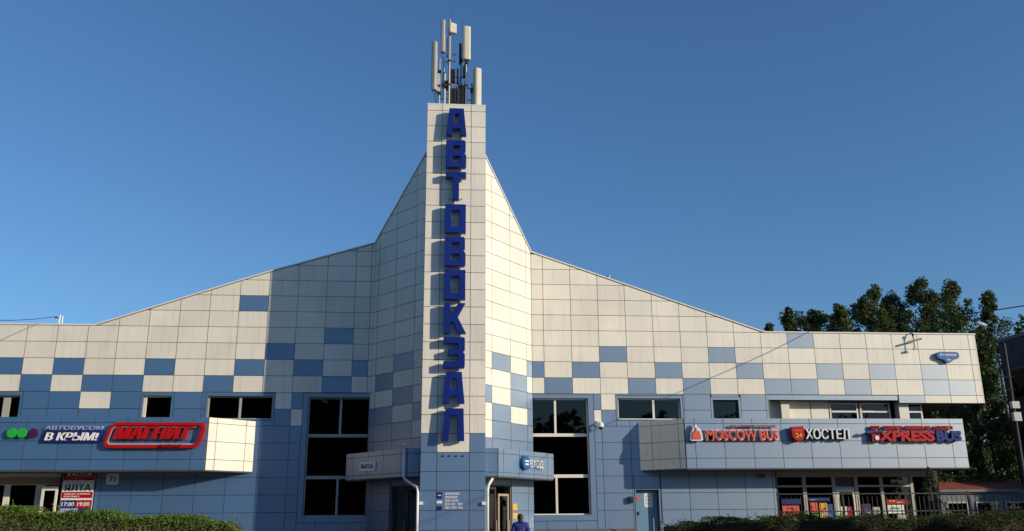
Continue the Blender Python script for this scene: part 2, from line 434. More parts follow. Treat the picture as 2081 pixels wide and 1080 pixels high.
# --- windows
def window(o, vb, hb, fm='frame_grey', yg=.16, fw=.05, surround=None, sub=(), name='window'):
    x0, x1, z0, z1 = o; fr = MB()
    fr.box(x0, x0+fw, yg-.05, yg+.06, z0, z1).box(x1-fw, x1, yg-.05, yg+.06, z0, z1)
    fr.box(x0+fw, x1-fw, yg-.05, yg+.06, z0, z0+fw).box(x0+fw, x1-fw, yg-.05, yg+.06, z1-fw, z1)
    zs = [z0+fw]+[h for h, t in hb]+[z1-fw]
    for h, t in hb: fr.box(x0+fw, x1-fw, yg-.062, yg+.055, h-t/2, h+t/2)
    zc = [(z0+fw, (hb[0][0]-hb[0][1]/2) if hb else z1-fw)]
    for a, (h, t) in enumerate(hb): zc.append((h+t/2, (hb[a+1][0]-hb[a+1][1]/2) if a+1 < len(hb) else z1-fw))
    for v, t in vb:
        for u, w in zc: fr.box(v-t/2, v+t/2, yg-.055, yg+.05, u, w)
    w = part(name, fr, fm, st)
    xs = [x0+fw]+[v for v, t in vb]+[x1-fw]
    for a, b in zip(xs, xs[1:]):
        for u, q in zc:
            pn = MB().box(a+.002, b-.002, yg, yg+.012, u-.005, q+.005); part('pane', pn, 'glass', w)
    if surround:
        X0, X1, Z0, Z1 = surround; sm = MB()
        if X0 < x0-.02: sm.box(X0, x0-.001, -.034, .12, Z0, Z1)
        if X1 > x1+.02: sm.box(x1+.001, X1, -.034, .12, Z0, Z1)
        sm.box(max(x0,X0), min(x1,X1), -.034, .12, z1+.001, Z1).box(max(x0,X0), min(x1,X1), -.04, .12, Z0, z0-.001)
        part('surround', sm, 'blue', w)
    return w
def gm(o): return tuple(o)
sm_ = .012
for key, vb, fm in (('strip', [(-19.0,.06),(-18.35,.06),(-17.82,.26)], 'frame_grey'), ('small', [(-12.40,.05)], 'frame_white'), ('pair', [(-8.64,.09)], 'frame_grey')):
    m = mo[key]; window(OPL[key], vb, [], fm, surround=(m[0]+sm_, m[1]-sm_, m[2]+sm_, m[3]-sm_))
m = mo['tall']; window(OPL['tall'], [(-4.56,.09)], [(4.84,.13),(3.17,.13)], 'frame_grey', .2, .05, (m[0]+sm_, -3.37, m[2]+sm_, m[3]-sm_))
for key, vb, fm in (('pair', [(8.62,.09)], 'frame_white'), ('small', [], 'frame_dark')):
    m = mr_[key]; window(OPR[key], vb, [], fm, surround=(m[0]+sm_, m[1]-sm_, m[2]+sm_, m[3]-sm_))
m = mr_['tall']; window(OPR['tall'], [(4.39,.09)], [(4.87,.13),(3.19,.13)], 'frame_white', .2, .05, (3.43, m[1]-sm_, m[2]+sm_, m[3]-sm_))

# --- wedge walls either side of the pylon
SL = 1.2008
def wedge(sd, a, x0, ztop0, ztop1, cells, name):
    # wall from the pylon flank (sd*x0, -(a-x0)*SL) to the valley (sd*a, 0)
    y0 = -(a-x0)*SL; Lg = math.hypot(a-x0, y0); f = Lg/(a-x0)
    if sd > 0: P = frame((x0, y0), (a-x0, -y0))
    else: P = frame((-a, 0), (a-x0, y0))
    def S(x): return (x-x0)*f if sd > 0 else (a-x)*f
    top = [(S(x0), ztop0), (S(a), ztop1)]
    if sd < 0: top.reverse()
    op = (S(1.36), S(2.34), .12, 2.72) if sd > 0 else (S(2.30), S(1.30), .12, 2.72)
    mb = MB(); wall_boxes(mb, P, 0, Lg, 0, 12.7, [op], -.3, 0)
    mb.slab([(0,12.7),(Lg,12.7),(top[1][0], top[1][1]),(top[0][0], top[0][1])], P, -.3, 0)
    w = part('wedge_wall', mb, 'joint', st)
    xs = [x0, 1.53, 2.36, 3.13, a-.01]
    cols = [S(x) for x in xs]
    if sd < 0: cols.reverse()
    rows = [.15, .446, 1.128] + lower[1:] + [row(k) for k in range(0, 15)]
    def colour(i, j, s, z):
        c = i if sd > 0 else 3-i
        r = math.floor((z-ZR)/PH)+1
        if r >= 3: return 'cream'
        if r <= -3: return 'blue'
        return 'blue' if cells[r][c] == 'b' else 'cream'
    q0, q1 = top
    clad(w, P, cols, rows, colour, [(op[0]-.05, op[1]+.05, 0, op[3]+.05)], [line_clip(q0, q1)], 12.0)
    cpm = MB(); cpm.slab([q0, q1, (q1[0], q1[1]+.06), (q0[0], q0[1]+.06)], P, -.32, .07); part('coping', cpm, 'coping', st)
    return w, P, S, op
cellsL = {2:'cbcc', 1:'ccbc', 0:'cbcc', -1:'bcbb', -2:'cbbb'}
cellsR = {2:'cbcb', 1:'ccbc', 0:'bcbb', -1:'cbcb', -2:'cbbb'}
wedL, PL, SLf, opWL = wedge(-1, 3.355, 1.18, 16.30, 13.10, cellsL, 'l')
wedR, PRt, SRf, opWR = wedge(1, 3.40, 1.18, 16.30, 12.82, cellsR, 'r')

# --- pylon
PW, PYF, PYB, PTOP = 1.187, -4.223, -2.3, 17.78
py = part('pylon', MB().box(-PW+.036, PW-.036, PYF+.036, PYB, 0, PTOP-.03), 'joint', st)
rows_p = [.15, .446, 1.128] + lower[1:] + [row(k) for k in range(0, 17)] + [PTOP]
PF = frame((-PW, PYF+.036), (1,0))
clad(py, PF, [.0, .6, 1.785, 2*PW], rows_p, lambda i,j,s,z: 'cream' if z > row(-3) or (i == 1 and z > row(-4)) else 'blue')
cs_ = lambda i,j,s,z: 'cream' if z > row(-3) else 'blue'
PS = frame((PW-.036, PYF+.036), (0,1)); clad(py, PS, [0, .95, 1.85], rows_p, cs_)
PS2 = frame((-PW+.036, PYF+.036+1.85), (0,-1)); clad(py, PS2, [0, .9, 1.85], rows_p, cs_)
part('coping', MB().box(-PW-.004, PW+.004, PYF-.006, PYB+.02, PTOP-.025, PTOP+.03), 'coping', py)

# --- projecting fascia boxes over the shops
ZB = [3.39, 3.80, 4.49, 5.19, 5.41]
def fascia(poly, frames, name):
    b = MB().prism(poly, 3.40, 5.40); o = part('fascia_box', b, 'joint', st)
    for P, cols, colour in frames: clad(o, P, cols, ZB, lambda i,j,s,z: colour)
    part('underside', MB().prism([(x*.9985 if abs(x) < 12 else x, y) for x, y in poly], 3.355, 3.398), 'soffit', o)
    return o
BD, BXW, BXF = -1.5, 7.92, 9.47
Lc = math.hypot(BXF-BXW, BD)
jl = [-22.0] + [-16.23+1.24*k for k in range(-4, 6)]; jl = [x for x in jl if -22.0 <= x < -BXF-.1]; jl = sorted(set(jl)) + [-BXF]
fascia([(-22.0,0),(-22.0,BD+.036),(-BXF,BD+.036),(-BXW-.03,0)], [(frame((0,BD+.036),(1,0)), jl, 'blue'), (frame((-BXF,BD+.036),(BXF-BXW,-BD)), [0, .37, 1.68, Lc], 'cream')], 'l')
jr = [BXF] + [13.52+1.215*k for k in range(-3, 7)] + [21.42]; jr = sorted(x for x in jr if BXF <= x <= 21.42)
fascia([(BXW+.03,0),(BXF,BD+.036),(21.42,BD+.036),(21.42,0)], [(frame((0,BD+.036),(1,0)), jr, 'blue'), (frame((BXW,0),(BXF-BXW,BD+.036)), [0, .60, 1.87, Lc-.03], 'cream')], 'r')

# --- entrance canopies beside the pylon
ZC = [3.02, 3.17, 3.86, 4.05]
def canopy(sd):
    A, B, C_, D_ = (PW, -3.7), (1.66, -3.7), (4.15, -.6), (4.15, -.05)
    poly = [A, B, C_, D_, (3.36,-.05), (PW,-2.5)]
    poly = [(sd*x, y) for x, y in poly]
    if sd < 0: poly.reverse()
    o = part('entrance_canopy', MB().prism(poly, 3.03, 4.04), 'joint', st)
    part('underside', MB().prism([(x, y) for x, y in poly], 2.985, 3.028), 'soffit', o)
    Lg = math.hypot(C_[0]-B[0], C_[1]-B[1])
    if sd > 0:
        clad(o, frame(A, (1,0)), [0, B[0]-A[0]], ZC, lambda *a: 'blue')
        P = frame(B, (C_[0]-B[0], C_[1]-B[1])); clad(o, P, [0, .36, 1.45, 2.48, 3.5, Lg], ZC, lambda *a: 'blue')
        clad(o, frame(C_, (0,1)), [0, .55], ZC, lambda *a: 'blue')
    else:
        clad(o, frame((-B[0], B[1]), (1,0)), [0, B[0]-A[0]], ZC, lambda *a: 'blue')
        P = frame((-C_[0], C_[1]), (C_[0]-B[0], B[1]-C_[1])); clad(o, P, [0, .47, 1.5, 2.5, 3.62, Lg], ZC, lambda *a: 'blue')
        clad(o, frame((-D_[0], D_[1]), (0,-1)), [0, .55], ZC, lambda *a: 'blue')
    return o, P
canL, PCL = canopy(-1); canR, PCR = canopy(1)

part('counter_screen', MB().box(3.75, 5.55, .75, .80, 1.66, 2.32), 'sign_grey', st)
for x in (3.75,4.15,4.6,5.0,5.5): part('screen_post', MB().box(x, x+.05, .72, .749, 1.66, 2.36), 'sign_white', st)
# --- drainpipes at the canopies
dp = MB().tube([(-1.80,-3.62,4.12),(-1.80,-3.62,3.05),(-1.74,-3.62,2.92),(-1.30,-4.16,2.62),(-1.25,-4.30,2.45),(-1.25,-4.30,.15)], .05, 10)
dp.box(-1.88,-1.70,-3.70,-3.55,4.10,4.22); part('drainpipe', dp, 'pipe_white', st, True)
part('drainpipe', MB().tube([(1.52,-3.5,3.05),(1.48,-3.62,2.93),(1.31,-4.05,2.70),(1.27,-4.12,2.55),(1.27,-4.12,.15)], .05, 10), 'pipe_white', st, True)

# --- entrance doors in the wedge walls
def door_leaf(P, s0, s1, z0, z1, d, fm, gm_, name='door'):
    f = MB(); t = .09
    for a in ((s0, s0+t, z0, z1), (s1-t, s1, z0, z1), (s0+t, s1-t, z0, z0+.55), (s0+t, s1-t, z1-t, z1)):
        f.slab([(a[0],a[2]),(a[1],a[2]),(a[1],a[3]),(a[0],a[3])], P, d-.05, d)
    o = part(name, f, fm, st)
    g_ = MB(); g_.slab([(s0+t,z0+.55),(s1-t,z0+.55),(s1-t,z1-t),(s0+t,z1-t)], P, d-.03, d-.02); part('pane', g_, gm_, o)
    h = MB(); h.tube([P(s1-t*.5, d+.05, 1.0), P(s1-t*.5, d+.05, 1.45)], .014, 6); part('handle', h, 'metal_grey', o)
    return o
w_ = (opWR[1]-opWR[0])
door_leaf(PRt, opWR[0]+.02, opWR[0]+w_*.48, .16, 2.70, -.12, 'wood_dark', 'glass')
door_leaf(PRt, opWR[0]+w_*.52, opWR[1]-.02, .16, 2.45, -.06, 'wood_light', 'glass')
door_leaf(PL, opWL[0]+.02, opWL[0]+w_*.5, .16, 2.70, -.10, 'frame_dark', 'glass')
door_leaf(PL, opWL[0]+w_*.52, opWL[1]-.02, .16, 2.70, -.10, 'frame_dark', 'glass')
part('interior_wall', MB().prism([(-3.2,1.0),(3.2,1.0),(3.2,1.2),(-3.2,1.2)], .1, 12.5), 'interior_dark', st)

# --- blue service door in the right wing
sdoor = part('door', MB().box(7.68, 8.61, .24, .29, .2, 2.60), 'door_blue', st)
part('reveal', MB().box(7.62, 7.66, -.036, .3, .2, 2.67).box(8.631, 8.69, -.036, .3, .2, 2.67).box(7.66, 8.631, -.036, .3, 2.621, 2.67), 'blue', sdoor)
part('handle', MB().tube([(7.80,.20,1.75),(7.80,.20,1.62)], .025, 8), 'metal_dark', sdoor)

# --- recessed upper glazing at the right end
rec = MB().box(13.75, 16.60, .6, .75, 4.8, 6.36)
rw = part('recess_wall', rec, 'cream', st)
part('pillar', MB().box(14.32, 14.68, .28, .6, 4.8, 6.36), 'frame_white', rw); part('pillar', MB().box(19.66, 20.10, .28, .7, 4.8, 6.36), 'frame_white', rw)
part('joint_strip', MB().box(15.76, 15.785, .592, .61, 4.8, 6.36), 'joint', rw)
for x0, x1 in ((16.62, 17.92), (18.02, 19.40), (20.10, 20.88)):
    window((x0, x1, 4.9, 6.32), [], [(5.93,.08)], 'frame_white', .62, .07)
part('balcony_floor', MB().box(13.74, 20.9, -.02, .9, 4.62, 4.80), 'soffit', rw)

# --- shop front under the right box
SY = .35
sf = MB().box(13.72, 20.8, SY-.1, SY+.2, 3.12, 3.45)
for x, w in ((13.80,.1),(15.03,.16),(16.33,.16),(17.32,.16),(18.45,.14),(19.80,.14)): sf.box(x-w/2, x+w/2, SY-.06, SY+.08, .3, 3.12)
sf.box(13.85, 16.25, SY-.05, SY+.05, 2.70, 2.78).box(17.40, 19.73, SY-.05, SY+.05, 2.70, 2.78).box(16.41, 17.24, SY-.05, SY+.05, 2.62, 2.72)
sfo = part('shop_front', sf, 'frame_grey', st)
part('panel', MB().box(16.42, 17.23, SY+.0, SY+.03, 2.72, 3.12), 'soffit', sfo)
for a, b in ((13.86,14.94),(15.12,16.24),(17.41,18.37),(18.53,19.72)):
    part('pane', MB().box(a, b, SY, SY+.012, .3, 2.70), 'glass', sfo); part('pane', MB().box(a, b, SY, SY+.012, 2.78, 3.12), 'glass', sfo)
dr = part('shop_door', MB().box(16.43, 16.53, SY-.04, SY+.02, .3, 2.62).box(17.12, 17.22, SY-.04, SY+.02, .3, 2.62).box(16.53, 17.12, SY-.04, SY+.02, 2.48, 2.62).box(16.53, 17.12, SY-.04, SY+.02, .3, .6), 'frame_white', sfo)
part('pane', MB().box(16.53, 17.12, SY-.01, SY+.0, .6, 2.48), 'glass', dr)
part('corner_pier', MB().box(13.60, 13.72, .001, .34, 0, 3.39), 'frame_white', st)
part('side_wall', MB().box(20.85, 21.05, SY, 1.2, 0, 4.62), 'interior', st)

# --- shop front under the left box
sl = MB().box(-22.1, -15.4, SY-.1, SY+.2, 2.93, 3.45)
for x, w in ((-20.2,.2),(-18.8,.2),(-17.40,.22),(-16.17,.3),(-15.30,.12),(-14.62,.14)): sl.box(x-w/2, x+w/2, SY-.06, SY+.08, .3, 2.93)
slo = part('shop_front', sl, 'frame_white', st)
for a, b in ((-22,-20.3),(-20.1,-18.9),(-18.7,-17.51),(-17.29,-16.32)): part('pane', MB().box(a, b, SY, SY+.012, .3, 2.93), 'glass', slo)
part('fascia_board', MB().box(-22.1, -15.4, SY-.13, SY-.101, 2.95, 3.22), 'wood_light', slo)
dl = part('shop_door', MB().box(-15.86, -15.76, SY-.62, SY-.55, .3, 2.85).box(-15.35, -15.27, SY-.62, SY-.55, .3, 2.85).box(-15.76, -15.35, SY-.62, SY-.55, 2.7, 2.85).box(-15.76, -15.35, SY-.62, SY-.55, .3, .7), 'frame_white', slo)
part('pane', MB().box(-15.76, -15.35, SY-.59, SY-.58, .7, 2.7), 'glass', dl)
part('pier', MB().box(-15.22, -13.95, .02, .34, 0, 3.39), 'joint', slo)

# ------------------------------------------------------------------ signs
# big vertical lettering on the pylon
vs = thing('vertical_sign', 'tall column of big dark blue letters running down the white pylon', 'sign', loc=(0, PYF, 4.2))
LW, LH, T = .78, 1.15, .21
def sc(polys): return [[(x*LW-LW/2-.01, y*LH) for x, y in p] for p in polys]
t, u = .27, .185
GL = {
 'А': [[(0,0),(.27,0),(.285,.24),(.715,.24),(.73,0),(1,0),(.86,1),(.14,1)], [(.335,.42),(.375,.80),(.625,.80),(.665,.42)]],
 'В': [[(0,0),(.96,0),(1,.06),(1,.44),(.88,.52),(.97,.60),(.97,.94),(.92,1),(0,1)], [(t,u),(t,.42),(.73,.42),(.73,u)], [(t,.60),(t,1-u),(.70,1-u),(.70,.60)]],
 'Т': [[(.355,0),(.645,0),(.645,.80),(1,.80),(1,1),(0,1),(0,.80),(.355,.80)]],
 'О': [[(0,0),(1,0),(1,1),(0,1)], [(.29,.20),(.29,.80),(.71,.80),(.71,.20)]],
 'К': [[(0,0),(.28,0),(.28,.36),(.42,.40),(.70,0),(1.04,0),(.64,.54),(1.0,1),(.68,1),(.42,.66),(.28,.62),(.28,1),(0,1)]],
 'З': [[(0,0),(.96,0),(1,.06),(1,.45),(.90,.52),(1,.59),(1,.94),(.95,1),(0,1),(0,.80),(.70,.80),(.70,.61),(.22,.61),(.22,.43),(.72,.43),(.72,.20),(0,.20)]],
 'Л': [[(-.02,0),(.26,0),(.36,.80),(.68,.80),(.72,0),(1,0),(.96,1),(.14,1)]],
}
LB = [16.30, 14.91, 13.55, 12.19, 10.85, 9.53, 8.22, 6.91, 5.60, 4.25]
for ch, zb in zip('АВТОВОКЗАЛ', LB):
    me = shape_mesh(sc(GL[ch]), .24, .012); o = put('letter', me, 'letter_blue', vs, (0, -.10, zb-4.2))
    br = MB()
    for sx in (-.26, .22):
        for sz in (.12, 1.0): br.box(sx-.015, sx+.015, .002, .12, sz-.015, sz+.015)
    put('bracket', br.mesh('bracket'), 'metal_dark', o, (0, -.0, 0))

SYF = BD - .0          # front of fascia panels
def blocks(w, h, n, seed, gap=.25, depth=.03):         # a line of lettering too small to read: one little block per character
    r = random.Random(seed); mb = MB(); ws = [r.uniform(.6, 1.15) if n < 11 or r.random() > .14 else -.5 for _ in range(n)]
    tot = sum(abs(x) for x in ws)+gap*(n-1); k = w/tot; x = 0
    for q in ws:
        if q > 0:
            a, b = x, x+q*k; hh = h; m = r.random(); tt = (b-a)*.32
            mb.box(a, a+tt, -depth, 0, 0, hh)
            if m < .6: mb.box(b-tt, b, -depth, 0, 0, hh)
            if m < .35: mb.box(a+tt, b-tt, -depth, 0, hh*.75, hh)
            elif m < .7: mb.box(a+tt, b-tt, -depth, 0, hh*.40, hh*.62)
            else: mb.box(a+tt, b, -depth, 0, hh*.75, hh); mb.box(a+tt, b, -depth, 0, 0, hh*.25)
        x += abs(q)*k+gap*k
    return mb.mesh('lettering')

# left box: travel sign with dots
ts = thing('travel_sign', 'sign with two green dots, a purple dot and white italic words on navy', 'sign', loc=(-16.87, SYF-.03, 4.43))
for dx, mt in ((.19,'sign_green'),(.56,'sign_green'),(.97,'sign_purple')):
    put('dot', shape_mesh([circle(dx, .35, .175 if dx < .9 else .165)], .11, .008), mt, ts, (0, -.02, 0))
put('backing', shape_mesh([[(1.26,0),(3.40,0),(3.52,.44),(1.36,.44)]], .06, .006), 'sign_navy', ts, (0, 0, 0))
put('lettering', text_mesh('В КРЫМ!', 1.98, .30, .06, .03, .22), 'sign_white', ts, (1.40, -.062, .07))
put('lettering', text_mesh('АВТОБУСОМ', 2.15, .15, .07, .006, .1), 'sign_pale_blue', ts, (1.36, -.02, .475))
# left box: red framed supermarket sign
ms = thing('shop_sign', 'red italic lettering inside a rounded red slanted frame', 'sign', loc=(-13.30, SYF-.03, 4.19))
def rpar(x0, x1, z0, z1, sl_, r, k=8):
    def sx(x, z): return (x + (z-z0)*sl_, z)
    pts = []
    for cx, cz, a0 in ((x1-r, z0+r, -90), (x1-r, z1-r, 0), (x0+r, z1-r, 90), (x0+r, z0+r, 180)):
        for i in range(k+1): a = R(a0+90*i/k); pts.append(sx(cx+r*math.cos(a), cz+r*math.sin(a)))
    return pts
fr_o = rpar(.0, 3.58, .03, .98, .26, .26); fr_i = rpar(.10, 3.48, .13, .88, .26, .17)
put('frame', shape_mesh([fr_o, fr_i], .16, .015), 'sign_red', ms, (0, -.02, 0))
put('tube', shape_mesh([rpar(.13, 3.45, .155, .855, .26, .15), rpar(.17, 3.41, .195, .815, .26, .12)], .05), 'sign_grey', ms, (0, -.04, 0))
put('lettering', text_mesh('МАГНИТ', 2.98, .46, .15, .045, .25), 'sign_red', ms, (.36, -.03, .36))
put('lettering', text_mesh('экспресс', .86, .16, .05, .012, .3), 'sign_red', ms, (2.12, -.185, .0))

# right box: bus company sign with flame-like crest
mbs = thing('bus_company_sign', 'red white edged lettering with a small towered crest on pale blue box', 'sign', loc=(9.62, SYF-.03, 4.44))
crest = [(.0,.05),(.05,0),(.46,0),(.52,.05),(.49,.30),(.43,.44),(.40,.52),(.36,.46),(.33,.50),(.30,.58),(.255,.66),(.21,.56),(.19,.48),(.15,.52),(.12,.44),(.05,.32)]
put('crest', shape_mesh([crest], .12, .008), 'sign_white', mbs, (0, -.06, .04))
crest2 = [(.07,.06),(.45,.06),(.42,.26),(.37,.40),(.33,.30),(.29,.42),(.26,.54),(.22,.42),(.18,.30),(.14,.38),(.10,.24)]
put('crest_mark', shape_mesh([crest2], .04), 'sign_orange', mbs, (0, -.181, .04))
put('letter_edge', text_mesh('MOSCOW BUS', 3.06, .44, .09, .045), 'sign_white', mbs, (.66, -.02, .06))
put('lettering', text_mesh('MOSCOW BUS', 2.99, .385, .05, .018), 'sign_orange', mbs, (.695, -.111, .088))
put('letter_shadow_box', shape_mesh([rect(.66, 3.60, 0, .055)], .06), 'sign_red_dark', mbs, (0, -.0, .03))
put('small_lettering', blocks(1.98, .10, 21, 3), 'sign_red_dark', mbs, (1.72, -.06, .575))
# hostel sign
hs = thing('hostel_sign', 'white block lettering beside a red shield with a number', 'sign', loc=(13.85, SYF-.03, 4.46))
put('shield', shape_mesh([[(0,.56),(.50,.60),(.52,.22),(.44,.06),(.28,0),(.12,.05),(.02,.18)]], .20, .01), 'sign_red', hs, (0, -.05, .0))
put('shield_mark', text_mesh('24', .28, .18, .02, .02), 'sign_yellow', hs, (.13, -.252, .14))
put('shield_band', shape_mesh([rect(.10,.42,.40,.44)], .015), 'sign_orange', hs, (0, -.252, 0))
put('lettering', text_mesh('ХОСТЕЛ', 1.86, .42, .05, .016), 'sign_white', hs, (.58, -.19, .08))
put('letter_side_shade', text_mesh('ХОСТЕЛ', 1.86, .42, .16, .018), 'sign_black', hs, (.565, -.03, .074))  # same letters behind, coloured black for the shade on their sides
# express bus sign
es = thing('express_sign', 'thick red and blue lettering under a red line at the end of the box', 'sign', loc=(16.95, SYF-.03, 4.42))
put('lettering', text_mesh('EXPRESS', 2.72, .44, .15, .05, .05), 'sign_red', es, (.30, -.05, .03))
put('lettering', text_mesh('BUS', 1.10, .44, .15, .05, .05), 'letter_blue', es, (3.08, -.05, .03))
for x_, w_2, n_ in ((.36,.44,4),(.90,.80,7),(1.84,1.10,10),(3.06,.84,7)): put('small_lettering', blocks(w_2, .15, n_, int(x_*100), .12, .08), 'sign_red', es, (x_, -.03, .525))
put('arrow', shape_mesh([[(0,.40),(.16,.50),(.26,.47),(.62,.47),(.60,.55),(.80,.42),(.30,.40),(.22,.36)]], .08, .006), 'sign_navy', es, (0, -.21, -.02))
put('arrow_dot', shape_mesh([circle(.50,.17,.09)], .04), 'sign_white', es, (0, -.20, 0))

# entrance signs on the canopies
def sidePt(P, s, d, z): return P(s, d, z)
Lcn = math.hypot(4.15-1.66, 3.1)
entr = thing('entrance_sign', 'round blue badge and white letters on the sunlit canopy beside the pylon', 'sign', loc=PCR(1.40, .01, 3.30), rz=PCR.ang)
put('badge', shape_mesh([circle(.30,.28,.27,8,R(22.5))], .16, .012), 'sign_blue', entr, (0,-.03,0))
put('badge_mark', shape_mesh([rect(.16,.44,.31,.37)], .02), 'sign_white', entr, (0,-.192,0))
put('badge_mark', shape_mesh([rect(.18,.42,.19,.25)], .02), 'sign_white', entr, (0,-.192,0))
put('lettering', text_mesh('ВХОД', .95, .36, .08, .012), 'sign_white', entr, (.66,-.05,.06))
ex = thing('exit_sign', 'small pale rectangular sign on the shaded canopy', 'sign', loc=PCL(1.02, .01, 3.32), rz=PCL.ang)
put('board', shape_mesh([rect(0,1.02,0,.34)], .05, .006), 'sign_white', ex, (0,-.02,0))
put('lettering', text_mesh('ВЫХОД', .80, .20, .012, .012), 'sign_navy', ex, (.10,-.071,.07))

# info lettering on the pylon foot
inf = thing('info_sign', 'five lines of small white lettering with dark icons low on the pylon', 'sign', loc=(-.60, PYF-.002, 1.82))
for i, (zz, w, n) in enumerate(((.53,.52,10),(.41,.44,8),(.29,.46,9),(.17,.62,11),(.045,.64,12))): put('small_lettering', blocks(w, .075, n, 20+i, .2, .006), 'sign_white', inf, (.33, 0, zz))
for zz, h, mt in ((.40,.22,'sign_navy'),(.235,.09,'sign_white'),(.0,.14,'sign_navy')):
    o = put('icon', shape_mesh([rect(.03,.22,zz,zz+h)], .008), mt, inf, (0,0,0))
put('icon_mark', shape_mesh([rect(.07,.18,.50,.53)], .004), 'sign_white', inf, (0,-.009,0))
for i, x in enumerate((-.36,-.12,.12,.36)):
    part('vent_cap', MB().lathe([(.03,-.02),(.035,0),(.02,.03)], (x, PYF-.02, 3.72), 10), 'metal_dark', py)
lp = part('wall_lamp', MB().box(1.05, 1.20, PYF-.10, PYF+.0, 1.99, 2.10), 'sign_white'); tag(lp, 'small white box lamp at the right edge of the pylon foot', 'lamp')
lp = part('wall_lamp', MB().box(-1.20, -1.06, PYF-.10, PYF+.0, 2.01, 2.12), 'sign_white'); tag(lp, 'small white box lamp at the left edge of the pylon foot', 'lamp')

# house number
hn = thing('number_plate', 'small white rounded plate with a house number under the left box', 'sign', loc=(-13.55, -.04, 2.92))
put('plate', shape_mesh([rpar(0,.46,0,.42,0,.10)], .03, .004), 'sign_white', hn, (0,0,0))
put('lettering', text_mesh('71', .24, .22, .01, .02), 'sign_black', hn, (.11,-.032,.10))

# ticket office poster board
pb = thing('poster_board', 'tall poster board with black, red and navy timetable bands beside the left shop', 'sign', loc=(-15.16, -.10, 0))
put('board', shape_mesh([rect(0,1.2,.3,3.38)], .05), 'sign_grey', pb, (0,0,0))
for zz, h, x0, x1, mt in ((3.24,.135,.02,1.18,'sign_black'),(3.08,.155,.02,1.18,'sign_red_dark'),(2.645,.43,.02,1.18,'sign_white'),(2.41,.23,.02,1.18,'sign_red'),(2.335,.07,.02,1.18,'sign_white'),(2.03,.30,.02,.60,'sign_navy'),(2.03,.30,.602,1.18,'sign_red'),(.9,1.125,.02,.70,'sign_pale_blue'),(.9,1.125,.702,1.18,'sign_navy')):
    put('print', shape_mesh([rect(x0,x1,zz,zz+h)], .006), mt, pb, (0,-.051,0))
for body, x, zz, w, h, mt in (('КАССА',.14,3.25,.95,.115,'sign_white'),('ЯЛТА',.10,2.68,1.0,.25,'sign_black'),('17:00',.06,2.10,.48,.16,'sign_white'),('19:00',.65,2.10,.46,.16,'sign_white')):
    put('lettering', text_mesh(body, w, h, .006, .02), mt, pb, (x,-.058,zz))
for zz, w, n, mt in ((3.17,.9,10,'sign_orange'),(3.10,.7,9,'sign_orange'),(2.54,.95,10,'sign_white'),(2.45,.6,9,'sign_white'),(2.98,1.0,10,'sign_grey')):
    put('small_lettering', blocks(w, .045, n, int(zz*100), .2, .005), mt, pb, (.12,-.058,zz))

# blue badge sign high on the right wing
bs = thing('badge_sign', 'dark blue pointed badge sign high on the right end of the wing', 'sign', loc=(21.45, -.04, 8.02))
put('badge', shape_mesh([[(.0,.30),(.10,.44),(.16,.46),(.96,.46),(1.03,.40),(1.05,.30),(.98,.19),(.78,.14),(.56,0),(.42,0),(.30,.12),(.08,.18)]], .14, .015), 'sign_blue', bs, (0,-.03,0))
put('small_lettering', blocks(.62, .085, 9, 77, .2, .008), 'sign_white', bs, (.30,-.172,.29))
put('badge_mark', shape_mesh([rect(.13,.25,.28,.40)], .01), 'sign_pale_blue', bs, (0,-.172,0)); put('badge_mark', shape_mesh([rect(.44,.62,.07,.15)], .01), 'sign_pale_blue', bs, (0,-.172,0))

# yellow notices and door papers
yn = part('notice', MB().slab([(SRf(2.42),1.82),(SRf(2.60),1.82),(SRf(2.60),2.08),(SRf(2.42),2.08)], PRt, .036, .045), 'sign_yellow'); tag(yn, 'upper yellow notice on the wall right of the entrance door', 'notice', 'yellow notices')
yn = part('notice', MB().slab([(SRf(2.42),1.50),(SRf(2.60),1.50),(SRf(2.60),1.72),(SRf(2.42),1.72)], PRt, .036, .045), 'sign_yellow'); tag(yn, 'lower yellow notice on the wall right of the entrance door', 'notice', 'yellow notices')
dn = thing('door_notice', 'white paper notice stuck on the pale blue service door', 'notice', loc=(8.05,.238,1.92))
put('sheet', shape_mesh([rpar(0,.36,0,.58,0,.08)], .004), 'sign_white', dn, (0,0,0))
for zz in (.12,.26,.40): put('print', blocks(.26,.05,6,int(zz*50),.2,.002), 'sign_grey', dn, (.05,-.005,zz))
rn = part('warning_sticker', MB().box(7.74, 7.86, .23, .238, 2.20, 2.34), 'sign_orange'); tag(rn, 'tiny pink red sticker near the top edge of the service door', 'sticker')

# posters and goods in the right shop window
cols_ = ['sign_navy','sign_red','sign_green','sign_white','sign_yellow','sign_orange','sign_pale_blue','sign_purple','sign_blue','sign_grey']
spots = [(13.98,1.55,.75,.40,'sign_orange'),(13.98,2.0,.85,.22,'sign_navy'),(14.05,1.05,.6,.45,'sign_grey'),(14.35,.95,.45,.35,'sign_red'),
         (15.22,1.65,.32,.42,'sign_orange'),(15.15,2.12,.95,.14,'sign_navy'),(15.62,1.35,.34,.70,'sign_yellow'),(15.98,1.45,.22,.55,'sign_blue'),(15.25,1.0,.3,.6,'sign_green'),
         (16.50,1.35,.30,.55,'sign_white'),(16.82,1.45,.20,.45,'sign_red'),(17.48,1.5,.40,.5,'sign_purple'),(17.95,1.55,.32,.32,'sign_grey'),(18.60,1.60,.75,.35,'sign_white'),(18.62,1.98,.95,.20,'sign_red'),(19.0,1.25,.4,.3,'sign_grey')]
words = {'sign_orange':'orange','sign_navy':'navy','sign_grey':'grey','sign_red':'red','sign_yellow':'yellow','sign_blue':'bright blue','sign_green':'green','sign_white':'white','sign_purple':'dark purple'}
used = {}
